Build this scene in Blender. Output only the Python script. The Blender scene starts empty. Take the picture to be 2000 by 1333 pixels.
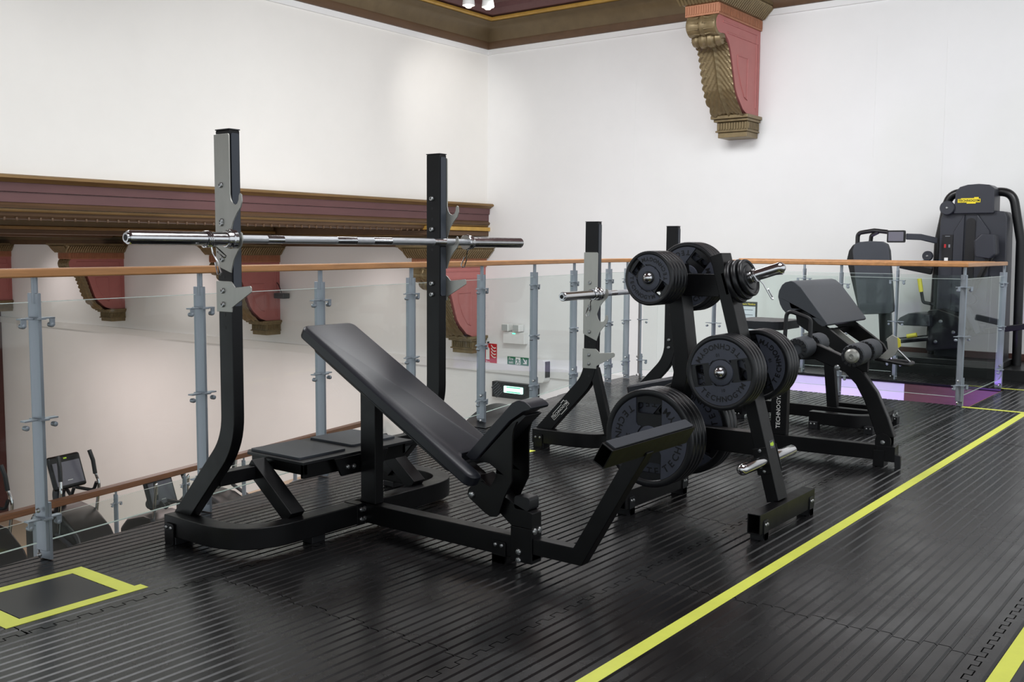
import bpy, bmesh, math, random
from mathutils import Vector as V, Matrix, geometry
from math import sin, cos, pi, radians as RAD
random.seed(3)
SC = bpy.context.scene
COL = SC.collection

# ------------------------------------------------------------------ camera, world, lights, exposure
YA, PI_, RO, FPX, HC = 0.6506007, 0.0918534, 0.0072278, 1974.95, 1.2
fw = V((cos(YA)*cos(PI_), sin(YA)*cos(PI_), -sin(PI_)))
rt = fw.cross(V((0, 0, 1))).normalized(); up = rt.cross(fw)
r2 = rt*cos(RO)+up*sin(RO); u2 = up*cos(RO)-rt*sin(RO)
cd = bpy.data.cameras.new('camera'); cam = bpy.data.objects.new('camera', cd); COL.objects.link(cam)
cd.sensor_fit = 'HORIZONTAL'; cd.sensor_width = 36; cd.lens = FPX/2000*36; cd.clip_start = 0.05; cd.clip_end = 200
cam.matrix_world = Matrix(((r2.x, u2.x, -fw.x, 0), (r2.y, u2.y, -fw.y, 0), (r2.z, u2.z, -fw.z, HC), (0, 0, 0, 1)))
SC.camera = cam
W = bpy.data.worlds.new('world'); SC.world = W; W.use_nodes = True
W.node_tree.nodes['Background'].inputs[0].default_value = (0.90, 0.955, 1.0, 1)
W.node_tree.nodes['Background'].inputs[1].default_value = 1.15
SC.view_settings.view_transform = 'Standard'; SC.view_settings.look = 'None'
SC.view_settings.exposure = -0.2; SC.view_settings.gamma = 1.0; SC.view_settings.use_curve_mapping = False

def area(name, loc, target, sx, sy, power, col=(1, 1, 1)):
    l = bpy.data.lights.new(name, 'AREA'); l.shape = 'RECTANGLE'; l.size = sx; l.size_y = sy; l.energy = power; l.color = col
    o = bpy.data.objects.new(name, l); COL.objects.link(o); o.location = loc
    o.rotation_euler = (V(target)-V(loc)).to_track_quat('-Z', 'Y').to_euler()
    return o
def spot(name, loc, target, power, angle, blend, col=(1, 1, 1), rad=0.05):
    l = bpy.data.lights.new(name, 'SPOT'); l.energy = power; l.spot_size = RAD(angle); l.spot_blend = blend; l.color = col; l.shadow_soft_size = rad
    o = bpy.data.objects.new(name, l); COL.objects.link(o); o.location = loc
    o.rotation_euler = (V(target)-V(loc)).to_track_quat('-Z', 'Y').to_euler()
    return o
area('ceiling_fill_light', (3.4, 1.2, 4.2), (3.4, 1.2, 0), 2.6, 2.2, 130, (0.97, 0.985, 1.0))  # unseen area lights standing in for the room's ceiling lamps
area('ceiling_fill_light', (6.8, 5.0, 4.2), (8.4, 6.0, 0), 2.4, 2.0, 270, (0.97, 0.985, 1.0))  # unseen; set where its reflection brightens the upper backrest pad
area('ceiling_fill_light', (7.4, 0.4, 4.15), (10.8, 4.2, 1.6), 2.4, 2.0, 175, (0.95, 0.98, 1.0))  # unseen; tilted to wash the back wall
area('ceiling_fill_light', (3.0, 6.5, 4.2), (3.0, 6.5, 0), 2.0, 1.2, 105, (0.98, 0.99, 1.0))
area('hall_fill_light', (8.8, 12.6, -0.35), (8.8, 12.6, -3), 2.6, 2.4, 78, (1, 0.80, 0.78))  # unseen light added below the corbels to brighten the lower hall wall
area('hall_fill_light', (8.4, 17.6, -0.35), (8.4, 17.6, -3), 2.6, 3.0, 150, (1, 0.80, 0.78))  # second added hall fill, faces down so the corbels stay dark
area('hall_floor_light', (6.0, 7.2, 1.0), (10.5, 8.4, -2.0), 1.6, 1.2, 22, (1, 0.90, 0.86))
area('stair_purple_light', (8.7, 3.4, -0.9), (9.7, 3.3, -0.3), 0.5, 0.4, 16, (0.66, 0.5, 1.0))
spot('stair_purple_spot', (8.6, 2.15, -.25), (9.57, 2.2, -.3), 30, 80, .8, (0.45, 0.2, 1.0), .05)
for yy, pw in ((10.9, 60), (15.7, 75), (20.4, 75)):
    spot('hall_wall_spot', (9.75, yy, 1.28), (11.2, yy, -.9), pw, 105, 1.0, (1, .88, .85), .12)

# ------------------------------------------------------------------ materials
def lin(c):
    return tuple(((x/255)/12.92 if x/255 <= 0.04045 else ((x/255+0.055)/1.055)**2.4) for x in c)
MATS = {}
def mat(name, rgb, rough=0.5, metal=0.0, var=0.0, vscale=8.0, bump=0.0, bscale=60.0, emit=0.0, spec=0.5, stretch=(1, 1, 1), rvar=0.0, coat=0.0):
    m = bpy.data.materials.new(name); m.use_nodes = True; nt = m.node_tree; b = nt.nodes['Principled BSDF']
    c = lin(rgb)
    b.inputs['Base Color'].default_value = (*c, 1); b.inputs['Roughness'].default_value = rough; b.inputs['Metallic'].default_value = metal
    b.inputs['Specular IOR Level'].default_value = spec
    b.inputs['Coat Weight'].default_value = coat; b.inputs['Coat Roughness'].default_value = 0.15
    tc = mp = None
    if var or bump or rvar:
        tc = nt.nodes.new('ShaderNodeTexCoord'); mp = nt.nodes.new('ShaderNodeMapping'); mp.inputs['Scale'].default_value = stretch
        nt.links.new(tc.outputs['Object'], mp.inputs['Vector'])
    if var or rvar:
        n = nt.nodes.new('ShaderNodeTexNoise'); n.inputs['Scale'].default_value = vscale; n.inputs['Detail'].default_value = 6; n.inputs['Roughness'].default_value = 0.6
        nt.links.new(mp.outputs['Vector'], n.inputs['Vector'])
    if var:
        r = nt.nodes.new('ShaderNodeValToRGB')
        r.color_ramp.elements[0].position = 0.28; r.color_ramp.elements[1].position = 0.72
        r.color_ramp.elements[0].color = (*[max(0, x*(1-var)) for x in c], 1); r.color_ramp.elements[1].color = (*[min(1, x*(1+var)) for x in c], 1)
        nt.links.new(n.outputs['Fac'], r.inputs['Fac']); nt.links.new(r.outputs['Color'], b.inputs['Base Color'])
    if rvar:
        k = nt.nodes.new('ShaderNodeMapRange'); k.inputs['From Min'].default_value = 0.3; k.inputs['From Max'].default_value = 0.7
        k.inputs['To Min'].default_value = rough-rvar; k.inputs['To Max'].default_value = rough+rvar
        nt.links.new(n.outputs['Fac'], k.inputs['Value']); nt.links.new(k.outputs['Result'], b.inputs['Roughness'])
    if bump:
        n2 = nt.nodes.new('ShaderNodeTexNoise'); n2.inputs['Scale'].default_value = bscale; n2.inputs['Detail'].default_value = 4
        bp = nt.nodes.new('ShaderNodeBump'); bp.inputs['Strength'].default_value = bump; bp.inputs['Distance'].default_value = 0.01
        nt.links.new(mp.outputs['Vector'], n2.inputs['Vector']); nt.links.new(n2.outputs['Fac'], bp.inputs['Height']); nt.links.new(bp.outputs['Normal'], b.inputs['Normal'])
    if emit:
        b.inputs['Emission Color'].default_value = (*c, 1); b.inputs['Emission Strength'].default_value = emit
    MATS[name] = m
    return m
mat('wall_paint', (238, 238, 237), 0.75, var=0.02, vscale=1.5, bump=0.05, bscale=12)
mat('wall_paint_warm', (238, 236, 231), 0.75, var=0.025, vscale=1.2, bump=0.06, bscale=10)
mat('rubber_floor', (25, 25, 26), 0.26, var=0.14, vscale=3.0, bump=0.015, bscale=300, rvar=0.07, spec=0.42)
mat('rubber_smooth', (20, 20, 21), 0.35)
mat('subfloor', (10, 10, 10), 0.8)
mat('black_steel', (10, 10, 12), 0.36, var=0.12, vscale=14, bump=0.015, bscale=500, spec=0.32, rvar=0.05)
mat('black_plastic', (24, 25, 28), 0.42, var=0.08, vscale=20)
mat('strip_plastic', (52, 57, 66), 0.34)
mat('leather', (33, 35, 42), 0.37, var=0.06, vscale=10, bump=0.06, bscale=420, spec=0.5)
mat('leather_grey', (60, 64, 70), 0.45, var=0.05, vscale=8, bump=0.04, bscale=300)
mat('foam', (52, 56, 62), 0.6, bump=0.03, bscale=200)
mat('plate_rubber', (24, 25, 28), 0.33, var=0.10, vscale=30)
mat('plate_panel', (66, 70, 82), 0.45, var=0.08, vscale=25)
mat('print_black', (12, 12, 16), 0.5)
mat('chrome', (214, 214, 216), 0.13, 1.0, var=0.06, vscale=60, rvar=0.04)
mat('knurl', (196, 198, 202), 0.30, 1.0, bump=0.35, bscale=900)
mat('brushed_steel', (176, 176, 170), 0.38, 0.6, var=0.08, vscale=20, stretch=(1, 1, .3), rvar=0.06)
mat('bolt_steel', (170, 172, 172), 0.28, 0.9)
mat('galvanised', (150, 158, 166), 0.45, 0.55, var=0.12, vscale=18, stretch=(1, 1, .25), rvar=0.08)
mat('rail_wood', (184, 132, 84), 0.38, var=0.22, vscale=9, stretch=(.35, 2, 4))
mat('rail_wood_dark', (104, 66, 40), 0.38, var=0.22, vscale=9, stretch=(.35, 2, 4))
mat('yellow_tape', (222, 228, 92), 0.5, var=0.05, vscale=14)
mat('cornice_purple', (98, 66, 66), 0.6, var=0.12, vscale=6, stretch=(.4, 1, 2))
mat('cornice_bronze', (104, 88, 62), 0.5, 0.15, var=0.15, vscale=5)
mat('cornice_brown', (92, 68, 46), 0.55, var=0.15, vscale=8, stretch=(.3, 1, 2))
mat('gold_trim', (198, 158, 78), 0.38, 0.35, var=0.14, vscale=10)
mat('gold_dull', (128, 100, 60), 0.45, 0.3, var=0.2, vscale=12, stretch=(.3, 1, 2))
mat('soffit_tan', (176, 150, 122), 0.7, var=0.04)
mat('ceiling_purple', (112, 84, 82), 0.7, var=0.06)
mat('corbel_red', (178, 110, 106), 0.55, var=0.05, vscale=6)
mat('corbel_gold', (128, 112, 82), 0.4, 0.45, var=0.18, vscale=14)
mat('corbel_copper', (170, 116, 86), 0.5, 0.15, var=0.1, vscale=12)
mat('red_sign', (190, 38, 44), 0.4); mat('green_sign', (20, 110, 70), 0.4); mat('white_print', (236, 236, 232), 0.5)
mat('white_plastic', (232, 232, 230), 0.4); mat('lens_grey', (170, 174, 172), 0.25)
mat('exit_glow', (196, 255, 236), 0.4, emit=2.2); mat('led_green', (90, 255, 190), 0.4, emit=3.0); mat('lamp_glow', (255, 246, 230), 0.4, emit=6.0)
mat('exit_green', (40, 190, 140), 0.4, emit=0.8)
mat('yellow_plastic', (216, 206, 66), 0.45); mat('yellow_logo', (236, 214, 40), 0.45); mat('lime_logo', (190, 226, 60), 0.5)
mat('machine_grey', (46, 48, 56), 0.42, var=0.06, vscale=9); mat('machine_dark', (17, 17, 19), 0.35)
mat('screen_dark', (62, 66, 72), 0.16); mat('screen_glass', (108, 106, 116), 0.18)
mat('carpet_tan', (176, 158, 138), 0.9, var=0.08, vscale=30); mat('pilaster_red', (74, 38, 34), 0.6, var=0.1, vscale=5)
mat('purple_lit_white', (214, 206, 232), 0.6, var=0.03); mat('stair_wood', (86, 58, 52), 0.45, var=0.2, vscale=7, stretch=(3, .5, 3))  # the stair panel is white; purple light is tinted into its base colour
mat('oak_edge', (164, 126, 78), 0.45, var=0.18, vscale=7, stretch=(.5, 3, 3)); mat('scuff', (58, 60, 64), 0.6, var=0.3, vscale=60)
mat('paper', (226, 228, 232), 0.6); mat('print_grey', (130, 134, 140), 0.6); mat('frame_black', (24, 24, 20), 0.4)
def glass_mat():
    m = bpy.data.materials.new('clear_glass'); m.use_nodes = True; nt = m.node_tree; nt.nodes.clear()
    o = nt.nodes.new('ShaderNodeOutputMaterial'); mx = nt.nodes.new('ShaderNodeMixShader'); t = nt.nodes.new('ShaderNodeBsdfTransparent')
    g = nt.nodes.new('ShaderNodeBsdfGlossy'); f = nt.nodes.new('ShaderNodeFresnel'); f.inputs['IOR'].default_value = 1.42
    t.inputs['Color'].default_value = (0.93, 0.955, 0.945, 1); g.inputs['Roughness'].default_value = 0.03; g.inputs['Color'].default_value = (0.9, 0.95, 0.93, 1)
    gm = nt.nodes.new('ShaderNodeNewGeometry'); inv = nt.nodes.new('ShaderNodeMath'); inv.operation = 'SUBTRACT'; inv.inputs[0].default_value = 1.0
    ml = nt.nodes.new('ShaderNodeMath'); ml.operation = 'MULTIPLY'; nt.links.new(gm.outputs['Backfacing'], inv.inputs[1]); nt.links.new(f.outputs[0], ml.inputs[0]); nt.links.new(inv.outputs[0], ml.inputs[1])
    nt.links.new(ml.outputs[0], mx.inputs[0]); nt.links.new(t.outputs[0], mx.inputs[1]); nt.links.new(g.outputs[0], mx.inputs[2]); nt.links.new(mx.outputs[0], o.inputs[0])
    MATS['clear_glass'] = m
glass_mat()
mat('glass_edge', (205, 218, 212), 0.2)

# ------------------------------------------------------------------ mesh helpers
_GL = {}
def glyphs(s, size, bold=0.0):
    k = (s, size, bold)
    if k in _GL: return _GL[k]
    c = bpy.data.curves.new('t', 'FONT'); c.body = s; c.size = size; c.align_x = 'CENTER'; c.align_y = 'CENTER'; c.resolution_u = 2; c.offset = bold
    o = bpy.data.objects.new('t', c); COL.objects.link(o)
    dg = bpy.context.evaluated_depsgraph_get(); dg.update()
    me = bpy.data.meshes.new_from_object(o.evaluated_get(dg))
    vs = [tuple(v.co) for v in me.vertices]; fs = [tuple(p.vertices) for p in me.polygons]
    bpy.data.objects.remove(o); bpy.data.curves.remove(c); bpy.data.meshes.remove(me)
    _GL[k] = (vs, fs)
    return _GL[k]

class MB:
    def __init__(s): s.v = []; s.f = []
    def add(s, vs, fs):
        n = len(s.v); s.v += [tuple(x) for x in vs]; s.f += [tuple(i+n for i in f) for f in fs]; return s
    def box(s, x0, x1, y0, y1, z0, z1):
        return s.add([(x, y, z) for z in (z0, z1) for y in (y0, y1) for x in (x0, x1)], [(0, 2, 3, 1), (4, 5, 7, 6), (0, 1, 5, 4), (2, 6, 7, 3), (0, 4, 6, 2), (1, 3, 7, 5)])
    def obox(s, c, u, v, w):
        c, u, v, w = V(c), V(u), V(v), V(w)
        return s.add([c+u*a+v*b+w*d for d in (-1, 1) for b in (-1, 1) for a in (-1, 1)], [(0, 2, 3, 1), (4, 5, 7, 6), (0, 1, 5, 4), (2, 6, 7, 3), (0, 4, 6, 2), (1, 3, 7, 5)])
    def cyl(s, p0, p1, r0, r1=None, seg=16, caps=True):
        p0, p1 = V(p0), V(p1); r1 = r0 if r1 is None else r1
        t = (p1-p0).normalized(); a = t.orthogonal().normalized(); b = t.cross(a)
        vs = []; fs = []
        for p, r in ((p0, r0), (p1, r1)):
            for i in range(seg):
                q = 2*pi*i/seg; vs.append(p+(a*cos(q)+b*sin(q))*r)
        for i in range(seg): fs.append((i, (i+1) % seg, seg+(i+1) % seg, seg+i))
        if caps: fs += [tuple(range(seg-1, -1, -1)), tuple(range(seg, 2*seg))]
        return s.add(vs, fs)
    def lathe(s, prof, o, axis, seg=32, closed=False):
        o = V(o); t = V(axis).normalized(); a = t.orthogonal().normalized(); b = t.cross(a); n = len(prof); vs = []; fs = []
        for r, h in prof:
            for i in range(seg):
                q = 2*pi*i/seg; vs.append(o+t*h+(a*cos(q)+b*sin(q))*r)
        for k in range(n if closed else n-1):
            j = (k+1) % n
            for i in range(seg): fs.append((k*seg+i, k*seg+(i+1) % seg, j*seg+(i+1) % seg, j*seg+i))
        if not closed:
            if prof[0][0] > 1e-6: fs.append(tuple(range(seg-1, -1, -1)))
            if prof[-1][0] > 1e-6: fs.append(tuple(range((n-1)*seg, n*seg)))
        return s.add(vs, fs)
    def tube(s, path, r, seg=10, closed=False):
        P = [V(p) for p in path]; n = len(P); fs = []; vs = []
        t0 = (P[1]-P[0]).normalized(); a = t0.orthogonal().normalized()
        for i in range(n):
            if closed: t = (P[(i+1) % n]-P[i-1]).normalized()
            else: t = (P[min(i+1, n-1)]-P[max(i-1, 0)]).normalized()
            a = (a-t*a.dot(t)).normalized(); b = t.cross(a)
            for k in range(seg):
                q = 2*pi*k/seg; vs.append(P[i]+(a*cos(q)+b*sin(q))*r)
        for i in range(n if closed else n-1):
            j = (i+1) % n
            for k in range(seg): fs.append((i*seg+k, i*seg+(k+1) % seg, j*seg+(k+1) % seg, j*seg+k))
        if not closed: fs += [tuple(range(seg-1, -1, -1)), tuple(range((n-1)*seg, n*seg))]
        return s.add(vs, fs)
    def sweep(s, path, side, w, h, hollow=False):
        P = [V(p) for p in path]; side = V(side).normalized(); n = len(P); vs = []; fs = []
        for i in range(n):
            d0 = (P[i]-P[i-1]).normalized() if i > 0 else None; d1 = (P[i+1]-P[i]).normalized() if i < n-1 else None
            t = (d0+d1).normalized() if d0 and d1 else (d0 or d1)
            nr = side.cross(t).normalized(); k = 1.0
            if d0 and d1: k = 1/max(.35, t.dot(d0))
            for a, b in ((-1, -1), (1, -1), (1, 1), (-1, 1)): vs.append(P[i]+side*(a*w/2)+nr*(b*h/2*k))
        for i in range(n-1):
            for k in range(4): fs.append((i*4+k, i*4+(k+1) % 4, (i+1)*4+(k+1) % 4, (i+1)*4+k))
        fs += [(3, 2, 1, 0), tuple(range(4*n-4, 4*n))]
        return s.add(vs, fs)
    def prism(s, poly, axis, lo, hi, holes=()):
        def P(q, h): return {'x': (h, q[0], q[1]), 'y': (q[0], h, q[1]), 'z': (q[0], q[1], h)}[axis]
        loops = [list(poly)]+[list(h) for h in holes]; flat = [q for l in loops for q in l]; n = len(flat)
        vs = [P(q, lo) for q in flat]+[P(q, hi) for q in flat]; fs = []
        if holes or True:
            for t in geometry.tessellate_polygon([[V((q[0], q[1], 0)) for q in l] for l in loops]):
                fs.append(tuple(t)); fs.append(tuple(i+n for i in reversed(t)))
        k = 0
        for l in loops:
            m = len(l)
            for i in range(m): fs.append((k+i, k+(i+1) % m, n+k+(i+1) % m, n+k+i))
            k += m
        return s.add(vs, fs)
    def text(s, t, size, o, right, upv, arc=None, bold=0.0, sx=1.0):
        vs, fs = glyphs(t, size, bold); o, right, upv = V(o), V(right), V(upv)
        return s.add([o+right*(v[0]*sx)+upv*v[1] for v in vs], fs)
    def arctext(s, t, size, o, right, upv, R, mid, step, bold=0.0):
        o, right, upv = V(o), V(right), V(upv); n = len(t)
        for i, ch in enumerate(t):
            q = mid+(i-(n-1)/2)*step
            u = -(right*cos(q)+upv*sin(q)); r = right*(-sin(q))+upv*cos(q)
            s.text(ch, size, o-u*R, r, u, bold=bold)
        return s
    def grid(s, fn, nu, nv, closed_u=False):
        vs = [fn(i/nu, j/nv) for i in range(nu+1) for j in range(nv+1)]
        fs = [(i*(nv+1)+j, (i+1)*(nv+1)+j, (i+1)*(nv+1)+j+1, i*(nv+1)+j+1) for i in range(nu) for j in range(nv)]
        return s.add(vs, fs)
    def mesh(s, name, material, recalc=True, smooth=True, ang=35):
        me = bpy.data.meshes.new(name); me.from_pydata(s.v, [], s.f)
        if recalc:
            bm = bmesh.new(); bm.from_mesh(me); bmesh.ops.recalc_face_normals(bm, faces=bm.faces); bm.to_mesh(me); bm.free()
        me.materials.append(MATS[material])
        if smooth:
            me.polygons.foreach_set('use_smooth', [True]*len(me.polygons)); me.set_sharp_from_angle(angle=RAD(ang))
        me.update(); return me
    def obj(s, name, material, parent=None, bev=0.0, seg=2, recalc=True, smooth=True, ang=35, label=None):
        o = bpy.data.objects.new(name, s.mesh(name, material, recalc, smooth, ang)); COL.objects.link(o)
        if parent: o.parent = parent
        if bev:
            b = o.modifiers.new('bevel', 'BEVEL'); b.width = bev; b.segments = seg; b.limit_method = 'ANGLE'; b.angle_limit = RAD(40); b.harden_normals = True
        if label: o['label'] = label
        return o
def tag(o, label, cat=None, group=None, kind=None):
    o['label'] = label
    if cat: o['category'] = cat
    if group: o['group'] = group
    if kind: o['kind'] = kind
    return o
def thing(name, label, cat, loc=(0, 0, 0), rz=0.0, group=None):
    o = bpy.data.objects.new(name, None); COL.objects.link(o); o.location = loc; o.rotation_euler = (0, 0, rz); o.empty_display_size = .1
    return tag(o, label, cat, group)
def struct(o, label=None):
    o['kind'] = 'structure'
    if label: o['label'] = label
    return o
def copy_tree(o, parent=None):
    c = o.copy(); COL.objects.link(c); c.parent = parent
    for ch in o.children: copy_tree(ch, c)
    return c
def fillet(path, r, n=6):
    P = [V(p) for p in path]; out = [P[0]]
    for i in range(1, len(P)-1):
        a, b, c = P[i-1], P[i], P[i+1]; d0 = (a-b); d1 = (c-b); l0, l1 = d0.length, d1.length; d0.normalize(); d1.normalize()
        ang = d0.angle(d1); cut = min(r/math.tan(ang/2), l0*.48, l1*.48)
        p0, p2 = b+d0*cut, b+d1*cut
        for k in range(n+1):
            t = k/n; out.append(p0*(1-t)**2+b*2*t*(1-t)+p2*t*t)
    out.append(P[-1]); return out
def rrect(x0, x1, y0, y1, r, n=4):
    out = []
    for cx, cy, a in ((x1-r, y1-r, 0), (x0+r, y1-r, 90), (x0+r, y0+r, 180), (x1-r, y0+r, 270)):
        for k in range(n+1):
            q = RAD(a+90*k/n); out.append((cx+r*cos(q), cy+r*sin(q)))
    return out
def bolts(pts, axis, r, parent, h=0.006, name='bolt', m='bolt_steel'):
    for p in pts:
        p = V(p); a = V(axis).normalized()
        b = MB().lathe([(r, 0), (r, h*.5), (r*.75, h), (r*.35, h*1.1), (r*.3, h*.7), (0.0005, h*.7)], p, a, 12)
        b.obj(name, m, parent)
LOGO = [(-.5, -.16), (-.5, .16), (-.36, .16), (-.36, .22), (.22, .22), (.22, .3), (.42, .3), (.42, .16), (.5, .16), (.5, -.16), (.3, -.16), (.3, -.26), (-.1, -.26), (-.1, -.16)]

# ------------------------------------------------------------------ the setting: floor slab with ribbed mats
XW, YW = 11.2, 8.98
EDGE = [(-3.0, 3.02), (1.916, 3.765), (2.75, 3.885), (3.538, 4.005), (4.408, 4.18), (5.291, 4.355), (6.145, 4.54), (6.932, 4.705), (7.696, 4.84), (8.10, 4.88), (8.33, 4.80)]
def xmin_at(y):
    if y <= EDGE[0][1]: return -3.0
    for (xa, ya), (xb, yb) in zip(EDGE, EDGE[1:]):
        if ya <= y <= yb: return xa+(xb-xa)*(y-ya)/(yb-ya)
    return 99
slab = EDGE+[(8.33, 1.88), (9.57, 1.88), (9.57, 4.45), (XW, 4.45), (XW, -3.0), (-3.0, -3.0)]
floor = struct(MB().prism(slab, 'z', -0.30, -0.009).obj('floor', 'subfloor', smooth=False), 'black ribbed rubber matting over the balcony slab')
ROWS = [-1.735, -0.545, 0.645, 1.835, 3.03, 4.22, 5.41]
OFF = [3.0, 2.4, 3.17, 2.21, 3.35, 2.0]
TP, TD = 0.08, 0.010
def segs_at(y):
    if y < 1.86: return [(-3.0, 10.26)]
    if y > 4.44: return [(xmin_at(y), 8.325)]
    return [(xmin_at(y), 8.325), (9.575, 10.26)]
def mat_mesh(row, xa, xb, seg):
    b = MB(); y0, y1 = ROWS[row], ROWS[row+1]; nb = 27; p = (y1-y0)/nb; d = .0045
    for k in range(nb):
        ya, yb = y0+k*p, y0+(k+1)*p; ym = (ya+yb)/2
        S = segs_at(ym)
        if seg >= len(S): continue
        s0, s1 = S[seg]; j = .012 if (k//2) % 2 else -.012
        A = max(xa+j+.0022, s0); Bx = min(xb+j-.0022, s1)
        if Bx-A < .03: continue
        if k in (0, nb-1):
            seam = y0 if k == 0 else y1; sg = 1 if k == 0 else -1
            yi = (yb if k == 0 else ya)-sg*.0055
            b.add([(A, yi+sg*.0055, -d), (Bx, yi+sg*.0055, -d), (Bx, yi, 0), (A, yi, 0)], [(0, 1, 2, 3)])
            i = math.floor(A/(TP/2))
            while i*TP/2 < Bx:
                q0, q1 = max(A, i*TP/2), min(Bx, (i+1)*TP/2); out = (i % 2 == 0) == (k == nb-1)
                ye = seam-sg*TD+sg*.002 if out else seam+sg*TD+sg*.002
                if q1-q0 > .004:
                    e = .002 if out else 0
                    ymid = seam+sg*(TD+.002)
                    if out:
                        b.add([(q0, yi, 0), (q1, yi, 0), (q1, ymid, 0), (q0, ymid, 0)], [(0, 1, 2, 3)])
                        b.add([(q0+e, ymid, 0), (q1-e, ymid, 0), (q1-e-.004*0, ye, 0), (q0+e, ye, 0)], [(0, 1, 2, 3)])
                    else: b.add([(q0, yi, 0), (q1, yi, 0), (q1, ye, 0), (q0, ye, 0)], [(0, 1, 2, 3)])
                i += 1
            continue
        ys = [(ya, -d), (ya+.0010, -d), (ya+.0062, 0), (yb-.0062, 0), (yb-.0010, -d), (yb, -d)]
        ex = lambda q: max(xa+j+.0022, min(xmin_at(q), Bx) if seg == 0 and q > 3.0 else s0)
        for (q, zq), (w, zw) in zip(ys, ys[1:]): b.add([(ex(q), q, zq), (Bx, q, zq), (Bx, w, zw), (ex(w), w, zw)], [(0, 1, 2, 3)])
    # outer skirt keeps the mat a solid sheet
    return b
for r in range(len(ROWS)-1):
    x = OFF[r]
    while x > -3.0: x -= 1.83
    while x < 10.3:
        for sg in (0, 1):
            b = mat_mesh(r, x, x+1.83, sg)
            if b.v:
                me = b.mesh('floor_mat', 'rubber_floor', recalc=False, smooth=False)
                o = bpy.data.objects.new('floor_mat', me); COL.objects.link(o); o.parent = floor; o.location.z = random.uniform(-.0006, .0006)
                for pl in me.polygons:
                    if pl.normal.z < 0: pl.flip()
        x += 1.83
plinth = struct(MB().box(10.27, XW, -3, 4.45, -.009, .10).obj('floor_plinth', 'rubber_smooth', bev=.004), 'low black step along the white wall')
lower = struct(MB().prism([(-6, 7.75), (XW, 10.97), (XW, 12.6), (-6, 9.5)], 'z', -2.75, -2.53).obj('floor_lower_gallery', 'carpet_tan', smooth=False), 'tan floor of the lower gallery')
struct(MB().box(-6, XW, -4, 27, -5.3, -5.1).obj('floor_hall', 'carpet_tan', smooth=False))

# ------------------------------------------------------------------ walls, ceiling, cornices
struct(MB().box(XW, XW+.3, -4, 27, -5.3, 5.0).obj('wall_back', 'wall_paint', smooth=False), 'tall white painted wall')
struct(MB().box(-6, XW, YW, YW+.35, 1.50, 5.0).obj('wall_left', 'wall_paint_warm', smooth=False), 'white bulkhead wall over the hall')
struct(MB().box(-6, XW, 26.6, 27, -5.3, 3.0).obj('wall_far', 'wall_paint_warm', smooth=False))
struct(MB().box(-6, XW+.3, -4, YW+.3, 4.42, 4.6).obj('ceiling', 'ceiling_purple', smooth=False), 'purple brown ceiling')
struct(MB().box(-6, XW+.3, YW+.3, 27, 1.66, 1.85).obj('ceiling_hall', 'soffit_tan', smooth=False), 'tan soffit of the lower hall')
def corner_trim(name, prof, m):
    # profile (d, z): d = distance out from the wall; mitred in the corner of both walls
    b = MB(); n = len(prof)
    for d, z in prof: b.v += [(-6, YW-d, z), (XW-d, YW-d, z), (XW-d, -4, z)]
    for i in range(n):
        j = (i+1) % n
        for k in (0, 1): b.f.append((i*3+k, i*3+k+1, j*3+k+1, j*3+k))
    b.f += [tuple(i*3 for i in range(n)), tuple(i*3+2 for i in range(n-1, -1, -1))]
    return struct(b.obj(name, m, ang=30))
def arc_pts(d0, z0, d1, z1, bulge, n=6):
    out = []
    for k in range(n+1):
        t = k/n; out.append((d0+(d1-d0)*t-bulge*sin(pi*t)*(z1-z0), z0+(z1-z0)*t+bulge*sin(pi*t)*(d1-d0)))
    return out
corner_trim('trim_white', [(0, 3.86), (.018, 3.865), (.02, 3.935), (0, 3.935)], 'wall_paint')
corner_trim('trim_brown', [(0, 3.93), (.05, 3.935), (.06, 3.96), (.075, 4.0), (.075, 4.02), (0, 4.02)], 'cornice_brown')
corner_trim('trim_bronze', [(0, 4.015)]+arc_pts(.07, 4.02, .30, 4.23, .18)+[(0, 4.24)], 'cornice_bronze')
corner_trim('trim_gold', [(0, 4.235), (.30, 4.235), (.335, 4.25), (.335, 4.275), (.31, 4.29), (0, 4.29)], 'gold_trim')
corner_trim('trim_brown', [(0, 4.288), (.36, 4.30), (.43, 4.36), (.45, 4.42), (0, 4.42)], 'cornice_purple')
# hall beam along the bulkhead: layered cornice
def beam_layer(name, prof, m):
    b = MB(); n = len(prof)
    for d, z in prof: b.v += [(-6, YW-d, z), (XW-.001, YW-d, z)]
    for i in range(n):
        j = (i+1) % n; b.f.append((i*2, i*2+1, j*2+1, j*2))
    b.f += [tuple(i*2 for i in range(n)), tuple(i*2+1 for i in range(n-1, -1, -1))]
    return struct(b.obj(name, m, ang=30))
beam_layer('trim_bronze', [(-.2, 1.745), (.06, 1.745), (.085, 1.765), (.12, 1.78), (.12, 1.80), (.10, 1.812), (-.2, 1.812)], 'gold_dull')
beam_layer('trim_purple', [(-.2, 1.665), (.045, 1.665), (.05, 1.745), (-.2, 1.745)], 'cornice_purple')
beam_layer('trim_purple', [(-.2, 1.572), (.03, 1.572), (.03, 1.662), (-.2, 1.662)], 'cornice_purple')
beam_layer('trim_brown', [(-.2, 1.515), (.045, 1.52), (.055, 1.545), (.02, 1.572), (-.2, 1.572)], 'cornice_brown')
beam_layer('trim_gold', [(-.2, 1.488), (.01, 1.488), (.02, 1.50), (.02, 1.516), (-.2, 1.516)], 'gold_dull')
beam_layer('trim_brown', [(-.45, 1.43), (-.05, 1.43), (-.02, 1.455), (-.01, 1.488), (-.45, 1.488)], 'cornice_brown')
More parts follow.
